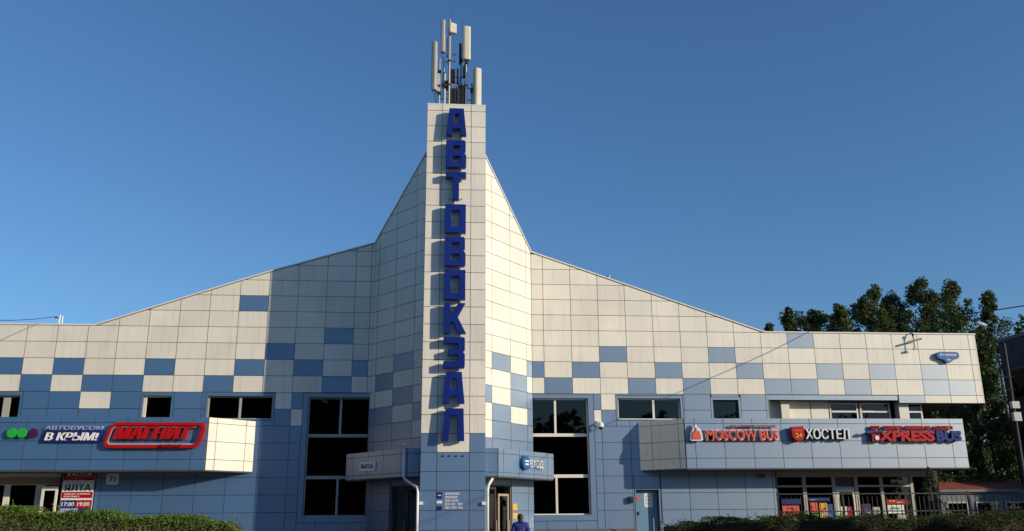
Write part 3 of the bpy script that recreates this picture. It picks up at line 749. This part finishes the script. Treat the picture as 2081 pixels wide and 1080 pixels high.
for i, (x, z, w, h, mt) in enumerate(spots):
    o = thing('window_poster', '', 'poster', 'posters in the right shop window', loc=(x, SY-.012 if not 16.4 < x < 17.2 else SY-.03, z))
    pane_no = ['first','second','third (door)','fourth','last'][0 if x < 15 else 1 if x < 16.3 else 2 if x < 17.3 else 3 if x < 18.4 else 4]
    size = 'wide' if w > h*1.5 else 'tall' if h > w*1.5 else 'squarish'
    lab = f'{size} {words[mt]} poster in the {pane_no} pane of the right shop front'
    o['label'] = lab
    put('sheet', shape_mesh([rect(0,w,0,h)], .01), mt, o, (0,0,0))
    r2 = random.Random(i)
    for q in range(3):
        a = r2.uniform(.05, .6)*w; b = r2.uniform(.08,.7)*h
        put('print', shape_mesh([rect(a, a+w*r2.uniform(.15,.35), b, b+h*r2.uniform(.1,.25))], .003), r2.choice(cols_), o, (0,-.011-.004*q,0))

# ------------------------------------------------------------------ small fittings on the walls
sc_ = thing('security_camera', 'white dome security camera on a bracket beside the tall right window', 'camera', loc=(6.22,-.04,5.15))
put('bracket', MB().box(-.09,.09,-.06,0,.06,.30).box(-.035,.035,-.34,-.06,.16,.23).mesh('b'), 'pipe_white', sc_, (0,0,0))
put('housing', MB().lathe([(.03,.20),(.10,.17),(.125,.08),(.13,.0)],(0,-.36,0)).mesh('h'), 'pipe_white', sc_, (0,0,0))
put('lens_dome', MB().lathe([(.085,-.002),(.08,-.06),(.05,-.10),(.015,-.115)],(0,-.36,0)).mesh('d'), 'metal_dark', sc_, (0,0,0))
bx_ = thing('door_speaker', 'small black box mounted on the wall beside the blue service door', 'speaker', loc=(7.43,-.04,2.10))
put('case', shape_mesh([rpar(-.09,.09,0,.24,0,.04)], .14, .01), 'metal_dark', bx_, (0,0,0)); put('grille', shape_mesh([rect(-.06,.06,.04,.16)], .005), 'sign_black', bx_, (0,-.142,0))
vb = thing('vent_grille', 'small square grille under the right box above the hedge', 'vent', loc=(12.85,-.04,3.02))
put('frame', shape_mesh([rect(0,.40,0,.26),rect(.03,.37,.03,.23)], .03), 'sign_grey', vb, (0,0,0))
for i in range(5): put('slat', MB().box(.03,.37,-.02,0,.045+i*.038,.06+i*.038).mesh('s'), 'metal_dark', vb, (0,0,0))
fl = thing('roof_floodlight', 'floodlight on a tripod bracket at the right roof edge', 'lamp', loc=(20.45,-.04,8.9))
put('arm', MB().tube([(0,.1,.48),(0,-.12,.42),(0,-.20,.20)],.022,6).tube([(0,-.20,.30),(0,-.20,-.30)],.02,6).mesh('a'), 'metal_dark', fl, (0,0,0))
put('lamp_head', MB().tube([(-.34,-.24,-.02),(.36,-.24,.16)],.045,8).mesh('l'), 'metal_grey', fl, (0,0,0))
put('lamp_head', MB().box(-.09,.09,-.30,-.18,-.34,-.27).mesh('l'), 'metal_grey', fl, (0,0,0))
put('lamp_cap', MB().lathe([(.03,-.05),(.06,0),(.02,.06)],(0,-.20,.34),8).mesh('c'), 'metal_dark', fl, (0,0,0))
hr = thing('handrail', 'thin dark handrail going down from the service door', 'railing', loc=(8.05,-1,0))
put('rail', MB().tube([(-.02,0,1.58),(.02,0,1.54),(.85,0,1.05),(1.6,0,.62)],.02,6).mesh('r'), 'metal_dark', hr, (0,0,0))
for x, z in ((.06,1.5),(.42,1.3),(.9,1.02)): put('post', MB().tube([(x,0,.12),(x,0,z)],.018,6).mesh('p'), 'metal_grey', hr, (0,0,0))
rp = part('roof_vent', MB().tube([(7.08,1.0,11.2),(7.08,1.0,12.02)],.05,8).lathe([(.09,0),(.10,.05),(.02,.09)],(7.08,1.0,12.02),8), 'metal_grey'); tag(rp, 'small vent pipe just showing above the right roof slope', 'vent')
pp = thing('roof_post', 'short white bracket post on the left roof edge holding a cable', 'post', loc=(-16.27,.3,ROOF))
put('post', MB().tube([(-.05,0,-.2),(-.02,0,.50)],.035,8).tube([(.10,0,-.2),(.08,0,.46)],.03,8).mesh('p'), 'pipe_white', pp, (0,0,0))
put('insulator', MB().tube([(-.10,0,.38),(-.22,0,.40)],.03,6).mesh('i'), 'metal_dark', pp, (0,0,0))
def cable(pts, r, m, lab, sub=6):
    V = [Vector(p) for p in pts]; out = []
    for i in range(len(V)-1):
        p0, p1, p2, p3 = V[max(i-1,0)], V[i], V[i+1], V[min(i+2,len(V)-1)]
        for q in range(sub):
            t = q/sub; out.append(.5*((2*p1)+(-p0+p2)*t+(2*p0-5*p1+4*p2-p3)*t*t+(-p0+3*p1-3*p2+p3)*t**3))
    out.append(V[-1]); o = part('cable', MB().tube(out, r, 6), m); tag(o, lab, 'cable'); return o
cable([(-16.47,.3,9.73),(-16.36,-1.2,9.33),(-16.2,-2.6,8.98),(-15.71,-5.9,8.23),(-15.2,-9.5,7.6)], .012, 'cable', 'dark cable running left from the roof bracket post')
cable([(15.80,.25,9.50),(16.31,-1.6,9.22),(16.25,-5.05,8.60),(16.38,-7.35,8.24),(16.65,-10.15,7.88),(16.95,-12.7,7.57),(17.8,-19,6.95)], .017, 'cable', 'thick overhead cable sagging in front of the right trees')

# ------------------------------------------------------------------ antennas on the pylon top
AY = -3.3; AB = PTOP+.03
mast = thing('antenna_frame', 'steel pole frame with rails standing on top of the pylon', 'frame', loc=(0,AY,AB))
for x, y, z1, r in ((-.72,0,20.35,.035),(-.54,.15,20.0,.035),(-.31,-.1,22.2,.05),(.19,.1,20.97,.035),(.40,-.1,20.6,.04),(.66,.1,19.3,.04)):
    put('pole', MB().tube([(x,y,0),(x,y,z1-AB)], r, 8).mesh('p'), 'metal_grey', mast, (0,0,0))
for a, b in (((-.9,-.1,1.28),(.36,-.1,1.26)),((.30,-.1,1.27),(.80,.05,1.08)),((-.82,.0,2.38),(-.05,-.05,2.42)),((-.78,.1,.72),(.7,.1,.70)),((-.35,-.1,2.9),(-.05,.0,2.72))):
    put('rail', MB().tube([a,b], .028, 6).mesh('r'), 'wood_light' if a[0] == -.9 else 'metal_grey', mast, (0,0,0))
put('whip', MB().tube([(-.27,-.1,4.2),(-.25,-.1,4.85)], .010, 5).mesh('w'), 'metal_dark', mast, (0,0,0)); put('whip', MB().tube([(.24,.1,3.1),(.25,.1,4.75)], .014, 5, .006).mesh('w'), 'metal_dark', mast, (0,0,0))
def ant(x0, x1, z0, z1, d, m, lab, rz=0, y=-.22):
    o = thing('panel_antenna', lab, 'antenna', 'panel antennas on the pylon', loc=((x0+x1)/2, AY+y, z0), rz=R(rz))
    w = (x1-x0)/2; body = part('radome', MB().prism([(-w,-d/2),(-w*.55,-d/2-.04),(w*.55,-d/2-.04),(w,-d/2),(w,d/2),(-w,d/2)], 0, z1-z0), m, o, bevel=.012)
    part('mount', MB().box(-.03,.03,d/2,d/2+.16,.12,.20).box(-.03,.03,d/2,d/2+.16,z1-z0-.25,z1-z0-.17), 'metal_dark', o)
    part('connector', MB().tube([(-w*.4,0,-.06),(-w*.4,0,0)],.02,6).tube([(w*.4,0,-.06),(w*.4,0,0)],.02,6), 'metal_dark', o)
ant(-1.05,-.83,18.75,21.0,.16,'antenna_grey','tall slim grey panel antenna at the far left of the pylon top',-25)
ant(-.69,-.50,20.52,22.05,.14,'antenna_grey','narrow pale panel antenna highest on the left',-10)
ant(.24,.57,20.2,21.78,.18,'antenna_cream','broad cream panel antenna high on the right of the mast',12)
ant(.72,1.02,AB-.02,19.8,.22,'antenna_cream','pale panel antenna standing low at the right edge of the pylon',24)
ant(-.90,-.72,18.8,19.65,.12,'antenna_grey','short grey panel antenna low behind the tall left one',-20, .05)
ant(-.55,-.44,18.2,19.62,.10,'antenna_cream','thin cream panel antenna low in the middle of the frame',0, .0)
ant(-.44,-.38,20.5,21.35,.08,'antenna_cream','very thin cream antenna beside the central mast',0, .0)
ant(.10,.20,20.2,21.15,.10,'metal_dark','dark narrow antenna left of the broad cream one',0, .1)
rl = thing('relay_box', 'white square relay antenna box turned at the top of the mast', 'antenna', loc=(-.20,AY-.22,21.45), rz=R(24))
part('housing', MB().box(-.17,.17,-.10,.08,0,.48), 'antenna_cream', rl, bevel=.03); part('mount', MB().box(-.04,.04,.08,.25,.1,.35), 'metal_dark', rl)
for i, (x, z, w, h, lab) in enumerate(((-.21,19.25,.30,.60,'black radio unit in the middle of the antenna frame'),(.05,19.2,.09,.68,'dark slim radio unit right of the black one'),(-.10,18.2,.34,.75,'dark finned equipment cabinet at the foot of the antenna frame'),(.33,19.5,.14,.5,'dark radio unit hanging below the broad cream antenna'),(.24,18.25,.30,.85,'black equipment cabinet low at the right of the antenna frame'),(-.42,18.9,.20,.40,'dark box behind the thin cream antenna'))):
    o = thing('radio_unit', lab, 'radio unit', 'radio units on the pylon', loc=(x,AY,z))
    part('case', MB().box(-w/2,w/2,-.09,.09,0,h), 'metal_dark', o, bevel=.01)
    part('fins', MB().box(-w/2+.02,-w/2+.04,-.12,-.09,.04,h-.04).box(-.01,.01,-.12,-.09,.04,h-.04).box(w/2-.04,w/2-.02,-.12,-.09,.04,h-.04), 'metal_dark', o)

for x0, z0, x1, z1, yy in ((-.94,.95,-.70,.2,.0),(-.60,2.7,-.5,.1,.05),(-.36,3.4,-.2,.1,.1),(.40,2.3,.2,.1,.15),(.86,.3,.5,.1,.2),(.15,2.3,.0,.1,.2),(-.05,1.4,-.15,.1,-.1)):
    put('feeder_cable', MB().tube([(x0,yy,z0),(x0+.06,yy+.05,z0-.25),((x0+x1)/2-.03,yy+.08,(z0+z1)/2),(x1,yy,z1)], .016, 5).mesh('f'), 'metal_dark', mast, (0,0,0))
for x, z in ((-.72,1.9),(-.72,.9),(-.54,1.28),(-.31,1.28),(-.31,2.4),(.19,1.27),(.40,1.27),(.66,1.1),(.40,2.3),(.19,2.5),(-.31,3.9)):
    put('clamp', MB().box(x-.07,x+.07,-.16,.16,z-.035,z+.035).mesh('c'), 'metal_dark', mast, (0,0,0))
for x0, x1, z in ((-.45,.42,.30),(-.45,.42,.55),(-.40,.30,.95),(-.3,.45,1.75)):
    put('cross_brace', MB().tube([(x0,.12,z),(x1,.12,z+.02)], .02, 6).mesh('b'), 'metal_dark', mast, (0,0,0))
put('mesh_guard', MB().box(-.45,-.43,.2,.22,0,1.2).box(.38,.40,.2,.22,0,1.2).mesh('g'), 'metal_dark', mast, (0,0,0))

# ------------------------------------------------------------------ street furniture and things to the right
sl_ = thing('street_lamp', 'tall street lamp pole with a curved arm right of the station', 'street lamp', loc=(24.72,0,0))
put('pole', MB().tube([(0,0,0),(.05,0,4),(.12,0,8.9)], .10, 10, .05).mesh('p'), 'metal_dark', sl_, (0,0,0))
put('arm', MB().tube([(.12,0,8.9),(.05,0,9.25),(-.2,0,9.55),(-.62,0,9.72)], .035, 8).mesh('a'), 'metal_dark', sl_, (0,0,0))
put('lamp_head', MB().lathe([(.02,-.36),(.06,-.30),(.085,-.10),(.075,.08),(.03,.16)],(0,0,0),10).mesh('h'), 'sign_grey', sl_, (-.92,0,9.84), 0).rotation_euler = (0, R(-76), 0)
for z in (7.4,6.85): put('crossarm', MB().tube([(-.45,-.1,z),(.25,-.1,z)],.014,6).mesh('c'), 'metal_dark', sl_, (0,0,0))
for z, h in ((6.0,.3),(5.45,.38)): put('junction_box', MB().box(-.16,.18,-.3,-.12,z,z+h).mesh('b'), 'sign_grey', sl_, (0,0,0))

bd = thing('dark_building', 'dark flat topped building side in shadow at the far right', 'building', loc=(27,1.3,0))
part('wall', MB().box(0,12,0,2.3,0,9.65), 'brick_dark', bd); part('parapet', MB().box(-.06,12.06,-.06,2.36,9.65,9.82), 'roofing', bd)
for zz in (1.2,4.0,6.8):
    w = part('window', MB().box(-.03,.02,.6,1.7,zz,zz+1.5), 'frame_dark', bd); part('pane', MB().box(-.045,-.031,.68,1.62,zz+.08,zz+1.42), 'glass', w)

kk = thing('kiosk', 'low kiosk with a rusty red roof behind the iron fence', 'kiosk', loc=(22.0,2.3,0))
part('wall', MB().box(.1,4.6,.15,3.0,0,2.52), 'kiosk_wall', kk)
kr = part('roof', MB().slab([(-.15,2.52),(4.75,2.52),(4.70,2.62),(-.1,2.62)], frame((0,0),(1,0)), -3.2, .12), 'kiosk_wall', kk)
k = 0
for i in range(16):
    x = -.1+i*.30; o = MB(); o.quadface([(x,-.1,2.63+.01*(i%2)),(x+.285,-.1,2.63+.01*(i%2)),(x+.285,1.6,3.12),(x,1.6,3.12)]); o.quadface([(x,-.1,2.60),(x,1.6,3.09),(x+.285,1.6,3.09),(x+.285,-.1,2.60)]); o.quadface([(x,-.1,2.60),(x+.285,-.1,2.60),(x+.285,-.1,2.63+.01*(i%2)),(x,-.1,2.63+.01*(i%2))])
    part('roof_sheet', o, 'roof_red', kr)
for x in (.5,1.9,3.3):
    w = part('window', MB().box(x,x+1.0,.10,.15,1.0,2.1), 'frame_grey', kk); part('pane', MB().box(x+.07,x+.93,.085,.1,1.07,2.03), 'glass', w)

FY = -5.0
fn = thing('iron_fence', 'dark iron bar fence in front of the right shop', 'fence', loc=(11.8,FY,.12))
for z in (2.17,1.55,.25): part('rail', MB().box(0,12.2,-.018,.018,z-.02,z+.02), 'metal_dark', fn)
bar_me = MB().box(-.009,.009,-.009,.009,0,2.05).mesh('bar'); bar_me.materials.append(M['metal_dark'])
for i in range(68):
    o = bpy.data.objects.new('bar', bar_me); COL.objects.link(o); o.parent = fn; o.location = (.09+i*.18, -.028, .02)
for i in range(6): part('post', MB().box(i*2.42-.03,i*2.42+.03,.0185,.08,0,2.25), 'metal_dark', fn)
ln = part('leaning_pole', MB().tube([(18.85,-3,2.42),(20.5,-3,.13)], .035, 8), 'metal_dark'); tag(ln, 'dark pole leaning diagonally behind the iron fence', 'pole')
lr = thing('low_railing', 'thin dark railing above the left hedge', 'railing', loc=(-22,-6,0))
put('rail', MB().tube([(0,0,2.02),(7.4,0,2.02)],.02,6).mesh('r'), 'metal_dark', lr, (0,0,0))
for i in range(6): put('post', MB().tube([(i*1.45+.1,0,0),(i*1.45+.1,0,2.02)],.02,6).mesh('p'), 'metal_dark', lr, (0,0,0))

# ------------------------------------------------------------------ plants
def leaves(verts, faces, c, size, r, flat=.0):
    a = Vector((r.gauss(0,1), r.gauss(0,1), r.gauss(0,1)+flat)).normalized(); b = a.orthogonal().normalized(); b.rotate(Matrix.Rotation(r.uniform(0,6.28), 3, a)); d = a.cross(b)
    n = len(verts); s = size*r.uniform(.6,1.25); w = s*.55
    verts += [tuple(c - b*s*.5), tuple(c + d*w*.5 + a*s*.06), tuple(c + b*s*.5), tuple(c - d*w*.5 + a*s*.06)]; faces.append((n,n+1,n+2,n+3))
def tree(x, y, h, w, label, seed, nl=5200, lm='leaf_dark', base=.25, size=.24, point=.6, group='trees behind the station'):
    r = random.Random(seed); t = thing('leafy_tree', label, 'tree', group, loc=(x,y,0))
    tr = MB().tube([(0,0,0),(r.uniform(-.1,.1),0,h*.35),(r.uniform(-.2,.2),r.uniform(-.2,.2),h*.85)], .03*h*.55, 8, .03)
    limbs = []
    for i in range(9):
        z = h*r.uniform(base, .75); a = r.uniform(0,6.28); l = w*r.uniform(.45,.85)
        e = (math.cos(a)*l, math.sin(a)*l, z+l*r.uniform(.5,1.0)); tr.tube([(0,0,z),(e[0]*.5,e[1]*.5,z+(e[2]-z)*.4),e], .05, 5, .015); limbs.append(e)
    part('trunk', tr, 'bark', t, True)
    v, f = [], []; clumps = []
    for i in range(85):
        q = r.random()**.8; z = h*(base+(1-base)*q)
        rad = w*max(.06, (1-q**2.2)**point)*(.75+.25*math.sin(q*9+seed)) * min(1, .45+q*4)
        a = r.uniform(0,6.28); rr = rad*math.sqrt(r.uniform(.15,1)); clumps.append((Vector((math.cos(a)*rr, math.sin(a)*rr, z)), w*r.uniform(.14,.34)*(1-.45*q)))
    for i in range(nl):
        c, s = r.choice(clumps); d = Vector((r.gauss(0,1),r.gauss(0,1),r.gauss(0,1))).normalized()*s*r.random()**.45
        d.z *= 1.15; leaves(v, f, c+d, size, r)
    me = bpy.data.meshes.new('crown'); me.from_pydata(v, [], f); me.update(); link('crown', me, lm, t)
    return t
TR = [(22.7,22,14.5,1.7,'small dark tree first from the left above the flat roof',1),(24.6,23,15.9,1.8,'narrow pointed dark tree second from the left above the roof',2),
      (26.4,23,15.6,2.1,'low dark tree between two pointed ones above the roof',3),(27.9,22,15.9,2.2,'small tree left of the taller bushy one above the roof',4),
      (30.5,22,17.3,2.7,'tall bushy tree with a yellowish sunlit crown behind the roof',5),(33.0,24,17.2,2.6,'lower bluish dark tree between the two tallest behind the roof',6),
      (34.8,23,18.1,2.8,'tallest pointed tree behind the right roof',7),(37.9,24,18.2,3.3,'broad tall tree right of the tallest one behind the roof',8),
      (39.3,22,16.9,2.8,'tree behind the right end of the upper wing',9)]
for i, (x, y, h, w, lab, sd_) in enumerate(TR):
    tree(x, y, h, w, lab, sd_, lm='leaf_mid' if i in (3,4,7) else 'leaf_dark', base=.22, nl=12000, point=.58, size=.20)
for i in range(6):
    tree(26.2+i*2.8, 26+(i%2)*2, 16.25+.36*i, 3.3, ['dense low tree filling behind the low dark one','dense low tree filling behind the roof middle','dense low tree filling below the tallest crowns','dense low tree filling behind the broad tall tree','dense low tree filling behind the roof end','dense low tree filling behind the overhang'][i], 30+i, nl=11000, base=.2, size=.26, point=.5, lm='leaf_mid' if i % 2 else 'leaf_dark')
tree(27.0,6.3,10.3,1.7,'tree close behind the right end of the wing, partly in shadow',41,nl=9500,base=.08,size=.20, lm='leaf_mid', point=.5)
tree(30.4,10.5,11.6,2.3,'dark tree standing just left of the dark building',48,nl=8000,base=.05,size=.24, point=.5)
tree(24.2,7.5,8.2,2.0,'shaded tree seen under the overhanging wing end',42,nl=6000,base=.12,size=.20)
tree(33.0,16,12.5,3.4,'wide dark tree filling the gap beside the dark building',43,nl=6500,base=.05,size=.30)
tree(27.5,12.5,7.5,2.6,'low shaded tree behind the red roofed kiosk',44,nl=6000,base=.05,size=.26)
tree(41.6,22,15.4,1.3,'slim young tree above the dark building roof',45,nl=2200,base=.45,size=.24)
tree(44.2,23,15.0,1.2,'small tree at the right picture edge above the dark building',46,nl=2000,base=.45,size=.24)
tree(18.1,-4.2,3.25,.38,'thin dark young tree by the iron fence',47,nl=900,base=.55,size=.10, group='young plants by the fence')
def vine(x, y, z, lx, label, seed):
    r = random.Random(seed); v, f = [], []
    for i in range(1500):
        c = Vector((r.uniform(0,lx), r.uniform(-.3,.9), 0)); c.z = (.25+.2*math.sin(c.x*2.3)+.15*math.sin(c.x*5+1))*r.random(); leaves(v, f, c, .13, r, .6)
    me = bpy.data.meshes.new('creeper'); me.from_pydata(v, [], f); me.update(); o = link('creeper', me, 'leaf_mid'); o.location = (x,y,z); tag(o, label, 'plant')
# unseen trees added right of the camera to shade the right hedge and fence
for i, (x, y, h, w) in enumerate(((15.2,-19.4,4.1,2.0),(18.6,-19.8,4.3,2.2),(22.3,-20.2,4.1,2.2),(26.0,-20.6,4.3,2.2),(31.5,-12.0,6.6,2.4),(35.5,-8.5,7.0,2.4),(39.5,-6.0,8.4,2.6))):
    tree(x, y, h, w, 'unseen bushy tree added right of the camera to shade the hedge and fence', 70+i, nl=5000, base=.06, size=.34, point=.9, group='added shade trees right of the camera')
def tree_belt(p0, p1, n, seed, ht, label):
    r = random.Random(seed); v, f = [], []; dx, dy = p1[0]-p0[0], p1[1]-p0[1]; Lg = math.hypot(dx, dy); ux, uy = dx/Lg, dy/Lg
    for i in range(n):
        a = r.random()*Lg; o_ = r.uniform(-3.5, 4.5); leaves(v, f, Vector((p0[0]+ux*a-uy*o_, p0[1]+uy*a+ux*o_, r.random()**.8*ht(p0[0]+ux*a))), 1.1, r)
    k_ = 160
    for i in range(k_):                                  # solid sheets added inside so the belt mirrors dark
        a, b = Lg*i/k_, Lg*(i+1)/k_; oa, ob = 1.2*math.sin(a*1.7), 1.2*math.sin(b*1.7); A = (p0[0]+ux*a-uy*oa, p0[1]+uy*a+ux*oa); B = (p0[0]+ux*b-uy*ob, p0[1]+uy*b+ux*ob)
        k = len(v); v += [(*A,0),(*B,0),(*B,ht(B[0])*.9),(*A,ht(A[0])*.9)]; f.append((k,k+1,k+2,k+3))
    me = bpy.data.meshes.new('tree_belt'); me.from_pydata(v, [], f); me.update(); o = link('tree_belt', me, 'leaf_dark'); tag(o, label, None, None, 'stuff')
tree_belt((-75,-78), (60,-78), 26000, 5, lambda x: (19.5 if x < 4 else 19.5-6.0*min(1, (x-4)/6))*(1+.05*math.sin(x*.5)+.045*math.sin(x*1.13+2)+.03*math.sin(x*2.7)), 'belt of dense trees across the square, mirrored in the windows')
tree_belt((-58,-72), (-58.5,50), 14000, 6, lambda x: 17.0+6*(x+58), 'unseen belt of dense trees added left of the square to darken the gloss')  # unseen belt, added to darken what the left flank's gloss mirrors
vine(22.8,3.6,3.02,3.6,'green creeper growing over the red kiosk roof',51)

def hedge(x0, x1, y0, y1, top, label, seed, lm, dens, end_round=.25):
    r = random.Random(seed); t = thing('hedge', label, 'hedge', 'clipped hedges in front of the station', loc=(0,0,0))
    core = MB(); n = 24; xs = [x0+.12+(x1-x0-.24)*i/n for i in range(n+1)]
    for a, b in zip(xs, xs[1:]): core.prism([(a,y0+.12),(b,y0+.12),(b,y1-.12),(a,y1-.12)], 0, top((a+b)/2)-.10)
    part('dark_core', core, 'bark', t)  # solid dark core added so the hedge can't be seen through
    v, f = [], []
    for i in range(int(dens)):
        x = r.uniform(x0, x1); zt = top(x)+.06*math.sin(x*3.1+seed)+.05*math.sin(x*7.3+2)*math.sin(x*1.3)+.03*math.sin(x*17+1)
        ed = min(x-x0, x1-x); zt -= end_round*max(0, 1-ed/.35)**2
        if r.random() < .5: c = Vector((x, r.uniform(y0,y1), zt-r.random()**2*.22))
        else:
            z = zt*(1-r.random()**1.6*.9); c = Vector((x, y0+abs(r.gauss(0,.07)), z))
        leaves(v, f, c, .052, r)
    for i in range(int((x1-x0)*11)):          # shoots that stick out of the top
        x = r.uniform(x0+.2, x1-.1); zt = top(x); l = r.uniform(.05,.30)*r.random()**.7; y = r.uniform(y0+.05,y1-.2); lean = r.uniform(-.06,.06)
        for q in range(int(4+l*40)):
            k_ = r.random(); leaves(v, f, Vector((x+lean*k_+r.gauss(0,.015), y+r.gauss(0,.015), zt+l*k_)), .045, r)
    for i in range(int((x1-x0)*60)):
        leaves(v, f, Vector((r.choice((x0+.05,x1-.05))+r.gauss(0,.05), r.uniform(y0,y1), r.uniform(.1,top(x1)-.15))), .052, r)
    me = bpy.data.meshes.new('foliage'); me.from_pydata(v, [], f); me.update(); link('foliage', me, lm, t)
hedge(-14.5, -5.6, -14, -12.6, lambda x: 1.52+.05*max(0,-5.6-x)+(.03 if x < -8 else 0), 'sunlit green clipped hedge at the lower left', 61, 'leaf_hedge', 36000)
hedge(5.4, 18.0, -14, -12.6, lambda x: 1.42+.008*(x-5.4)+.05*math.sin(x*.9), 'dark shaded hedge at the lower right', 62, 'leaf_hedge_shade', 46000)

# ------------------------------------------------------------------ person
def skin(name, joints, edges, sub=2):
    me = bpy.data.meshes.new(name); me.from_pydata([j[0] for j in joints], edges, []); me.update()
    ob = bpy.data.objects.new('tmp', me); COL.objects.link(ob)
    md = ob.modifiers.new('skin', 'SKIN'); md.use_smooth_shade = True
    for i, j in enumerate(joints): me.skin_vertices[0].data[i].radius = (j[1], j[1] if len(j) < 3 else j[2])
    me.skin_vertices[0].data[0].use_root = True
    sb = ob.modifiers.new('sub', 'SUBSURF'); sb.levels = sub; sb.render_levels = sub
    dg = bpy.context.evaluated_depsgraph_get(); dg.update()
    out = bpy.data.meshes.new_from_object(ob.evaluated_get(dg)); bpy.data.objects.remove(ob); bpy.data.meshes.remove(me)
    out.name = name; out.polygons.foreach_set('use_smooth', [True]*len(out.polygons)); return out
pe = thing('person', 'person with dark hair in a blue jacket walking to the entrance', 'person', loc=(1.88,-10,0))
J = [((0,0,.86),.135,.10),((0,.01,1.05),.125,.095),((0,.01,1.24),.15,.10),((0,.0,1.36),.10,.08),((0,.015,1.43),.052),((0,.02,1.50),.075,.085),((0,.02,1.57),.072,.085),
     ((-.10,0,.82),.085),((-.11,.06,.45),.06),((-.11,.0,.09),.042),((-.11,.12,.05),.04),((.10,0,.82),.085),((.10,-.03,.45),.06),((.10,-.16,.12),.042),((.10,-.05,.05),.04),
     ((-.18,0,1.34),.06),((-.24,-.02,1.08),.042),((-.25,.06,.86),.032),((-.25,.08,.79),.036,.02),((.18,0,1.34),.06),((.24,-.02,1.08),.042),((.25,.10,.88),.032),((.25,.13,.81),.036,.02)]
Eg = [(0,1),(1,2),(2,3),(3,4),(4,5),(5,6),(0,7),(7,8),(8,9),(9,10),(0,11),(11,12),(12,13),(13,14),(3,15),(15,16),(16,17),(17,18),(3,19),(19,20),(20,21),(21,22)]
for wr, sd_ in ((18,-1),(22,1)):
    bx, by, bz = J[wr][0]
    for q, (dy, l) in enumerate(((.025,.075),(.01,.085),(-.006,.08),(-.02,.065))):
        n = len(J); J.append(((bx, by+dy, bz-.045),.0085)); J.append(((bx-sd_*.012, by+dy+.005, bz-.045-l),.0075)); Eg += [(wr,n),(n,n+1)]
    n = len(J); J.append(((bx-sd_*.02, by+.035, bz-.01),.010)); J.append(((bx-sd_*.03, by+.055, bz-.045),.009)); Eg += [(wr,n),(n,n+1)]
body = skin('body', J, Eg); body.materials.append(M['trousers']); body.materials.append(M['skin'])
for p in body.polygons:
    c = p.center
    if c.z > 1.40 or (abs(c.x) > .2 and c.z < .88): p.material_index = 1
link('body', body, None, pe)
KJ = [((0,0,.78),.175,.125),((0,.0,1.0),.165,.125),((0,.0,1.22),.185,.13),((0,.0,1.36),.12,.10),((0,.012,1.425),.075,.07),((-.17,0,1.335),.082),((-.245,-.02,1.10),.068),((-.26,.05,.90),.058),((.17,0,1.335),.082),((.245,-.02,1.10),.068),((.26,.09,.92),.058)]
link('jacket', skin('jacket', KJ, [(0,1),(1,2),(2,3),(3,4),(3,5),(5,6),(6,7),(3,8),(8,9),(9,10)]), 'jacket', pe)
hb = bmesh.new(); rh = random.Random(5)
def blob(c, rad, n=3):
    res = bmesh.ops.create_icosphere(hb, subdivisions=n, radius=1.0)
    for v in res['verts']:
        d = v.co.copy(); k_ = 1+.03*math.sin(d.x*23+d.z*5)+.02*rh.uniform(-1,1)
        v.co = Vector((c[0]+d.x*rad[0]*k_, c[1]+d.y*rad[1]*k_, c[2]+d.z*rad[2]*k_))
blob((0,-.005,1.545), (.090,.102,.103)); blob((0,-.05,1.45), (.078,.062,.10))
hm = bpy.data.meshes.new('hair'); hb.to_mesh(hm); hb.free(); link('hair', hm, 'hair', pe, True)
fc = MB()
for sx in (-1,1): fc.lathe([(.004,-.01),(.011,0),(.004,.01)], (sx*.032,.108,1.535), 8)
part('eyes', fc, 'sign_black', pe); part('nose', MB().quadface([(-.012,.105,1.50),(0,.13,1.50),(0,.105,1.545)]).quadface([(.012,.105,1.50),(0,.105,1.545),(0,.13,1.50)]), 'skin', pe)
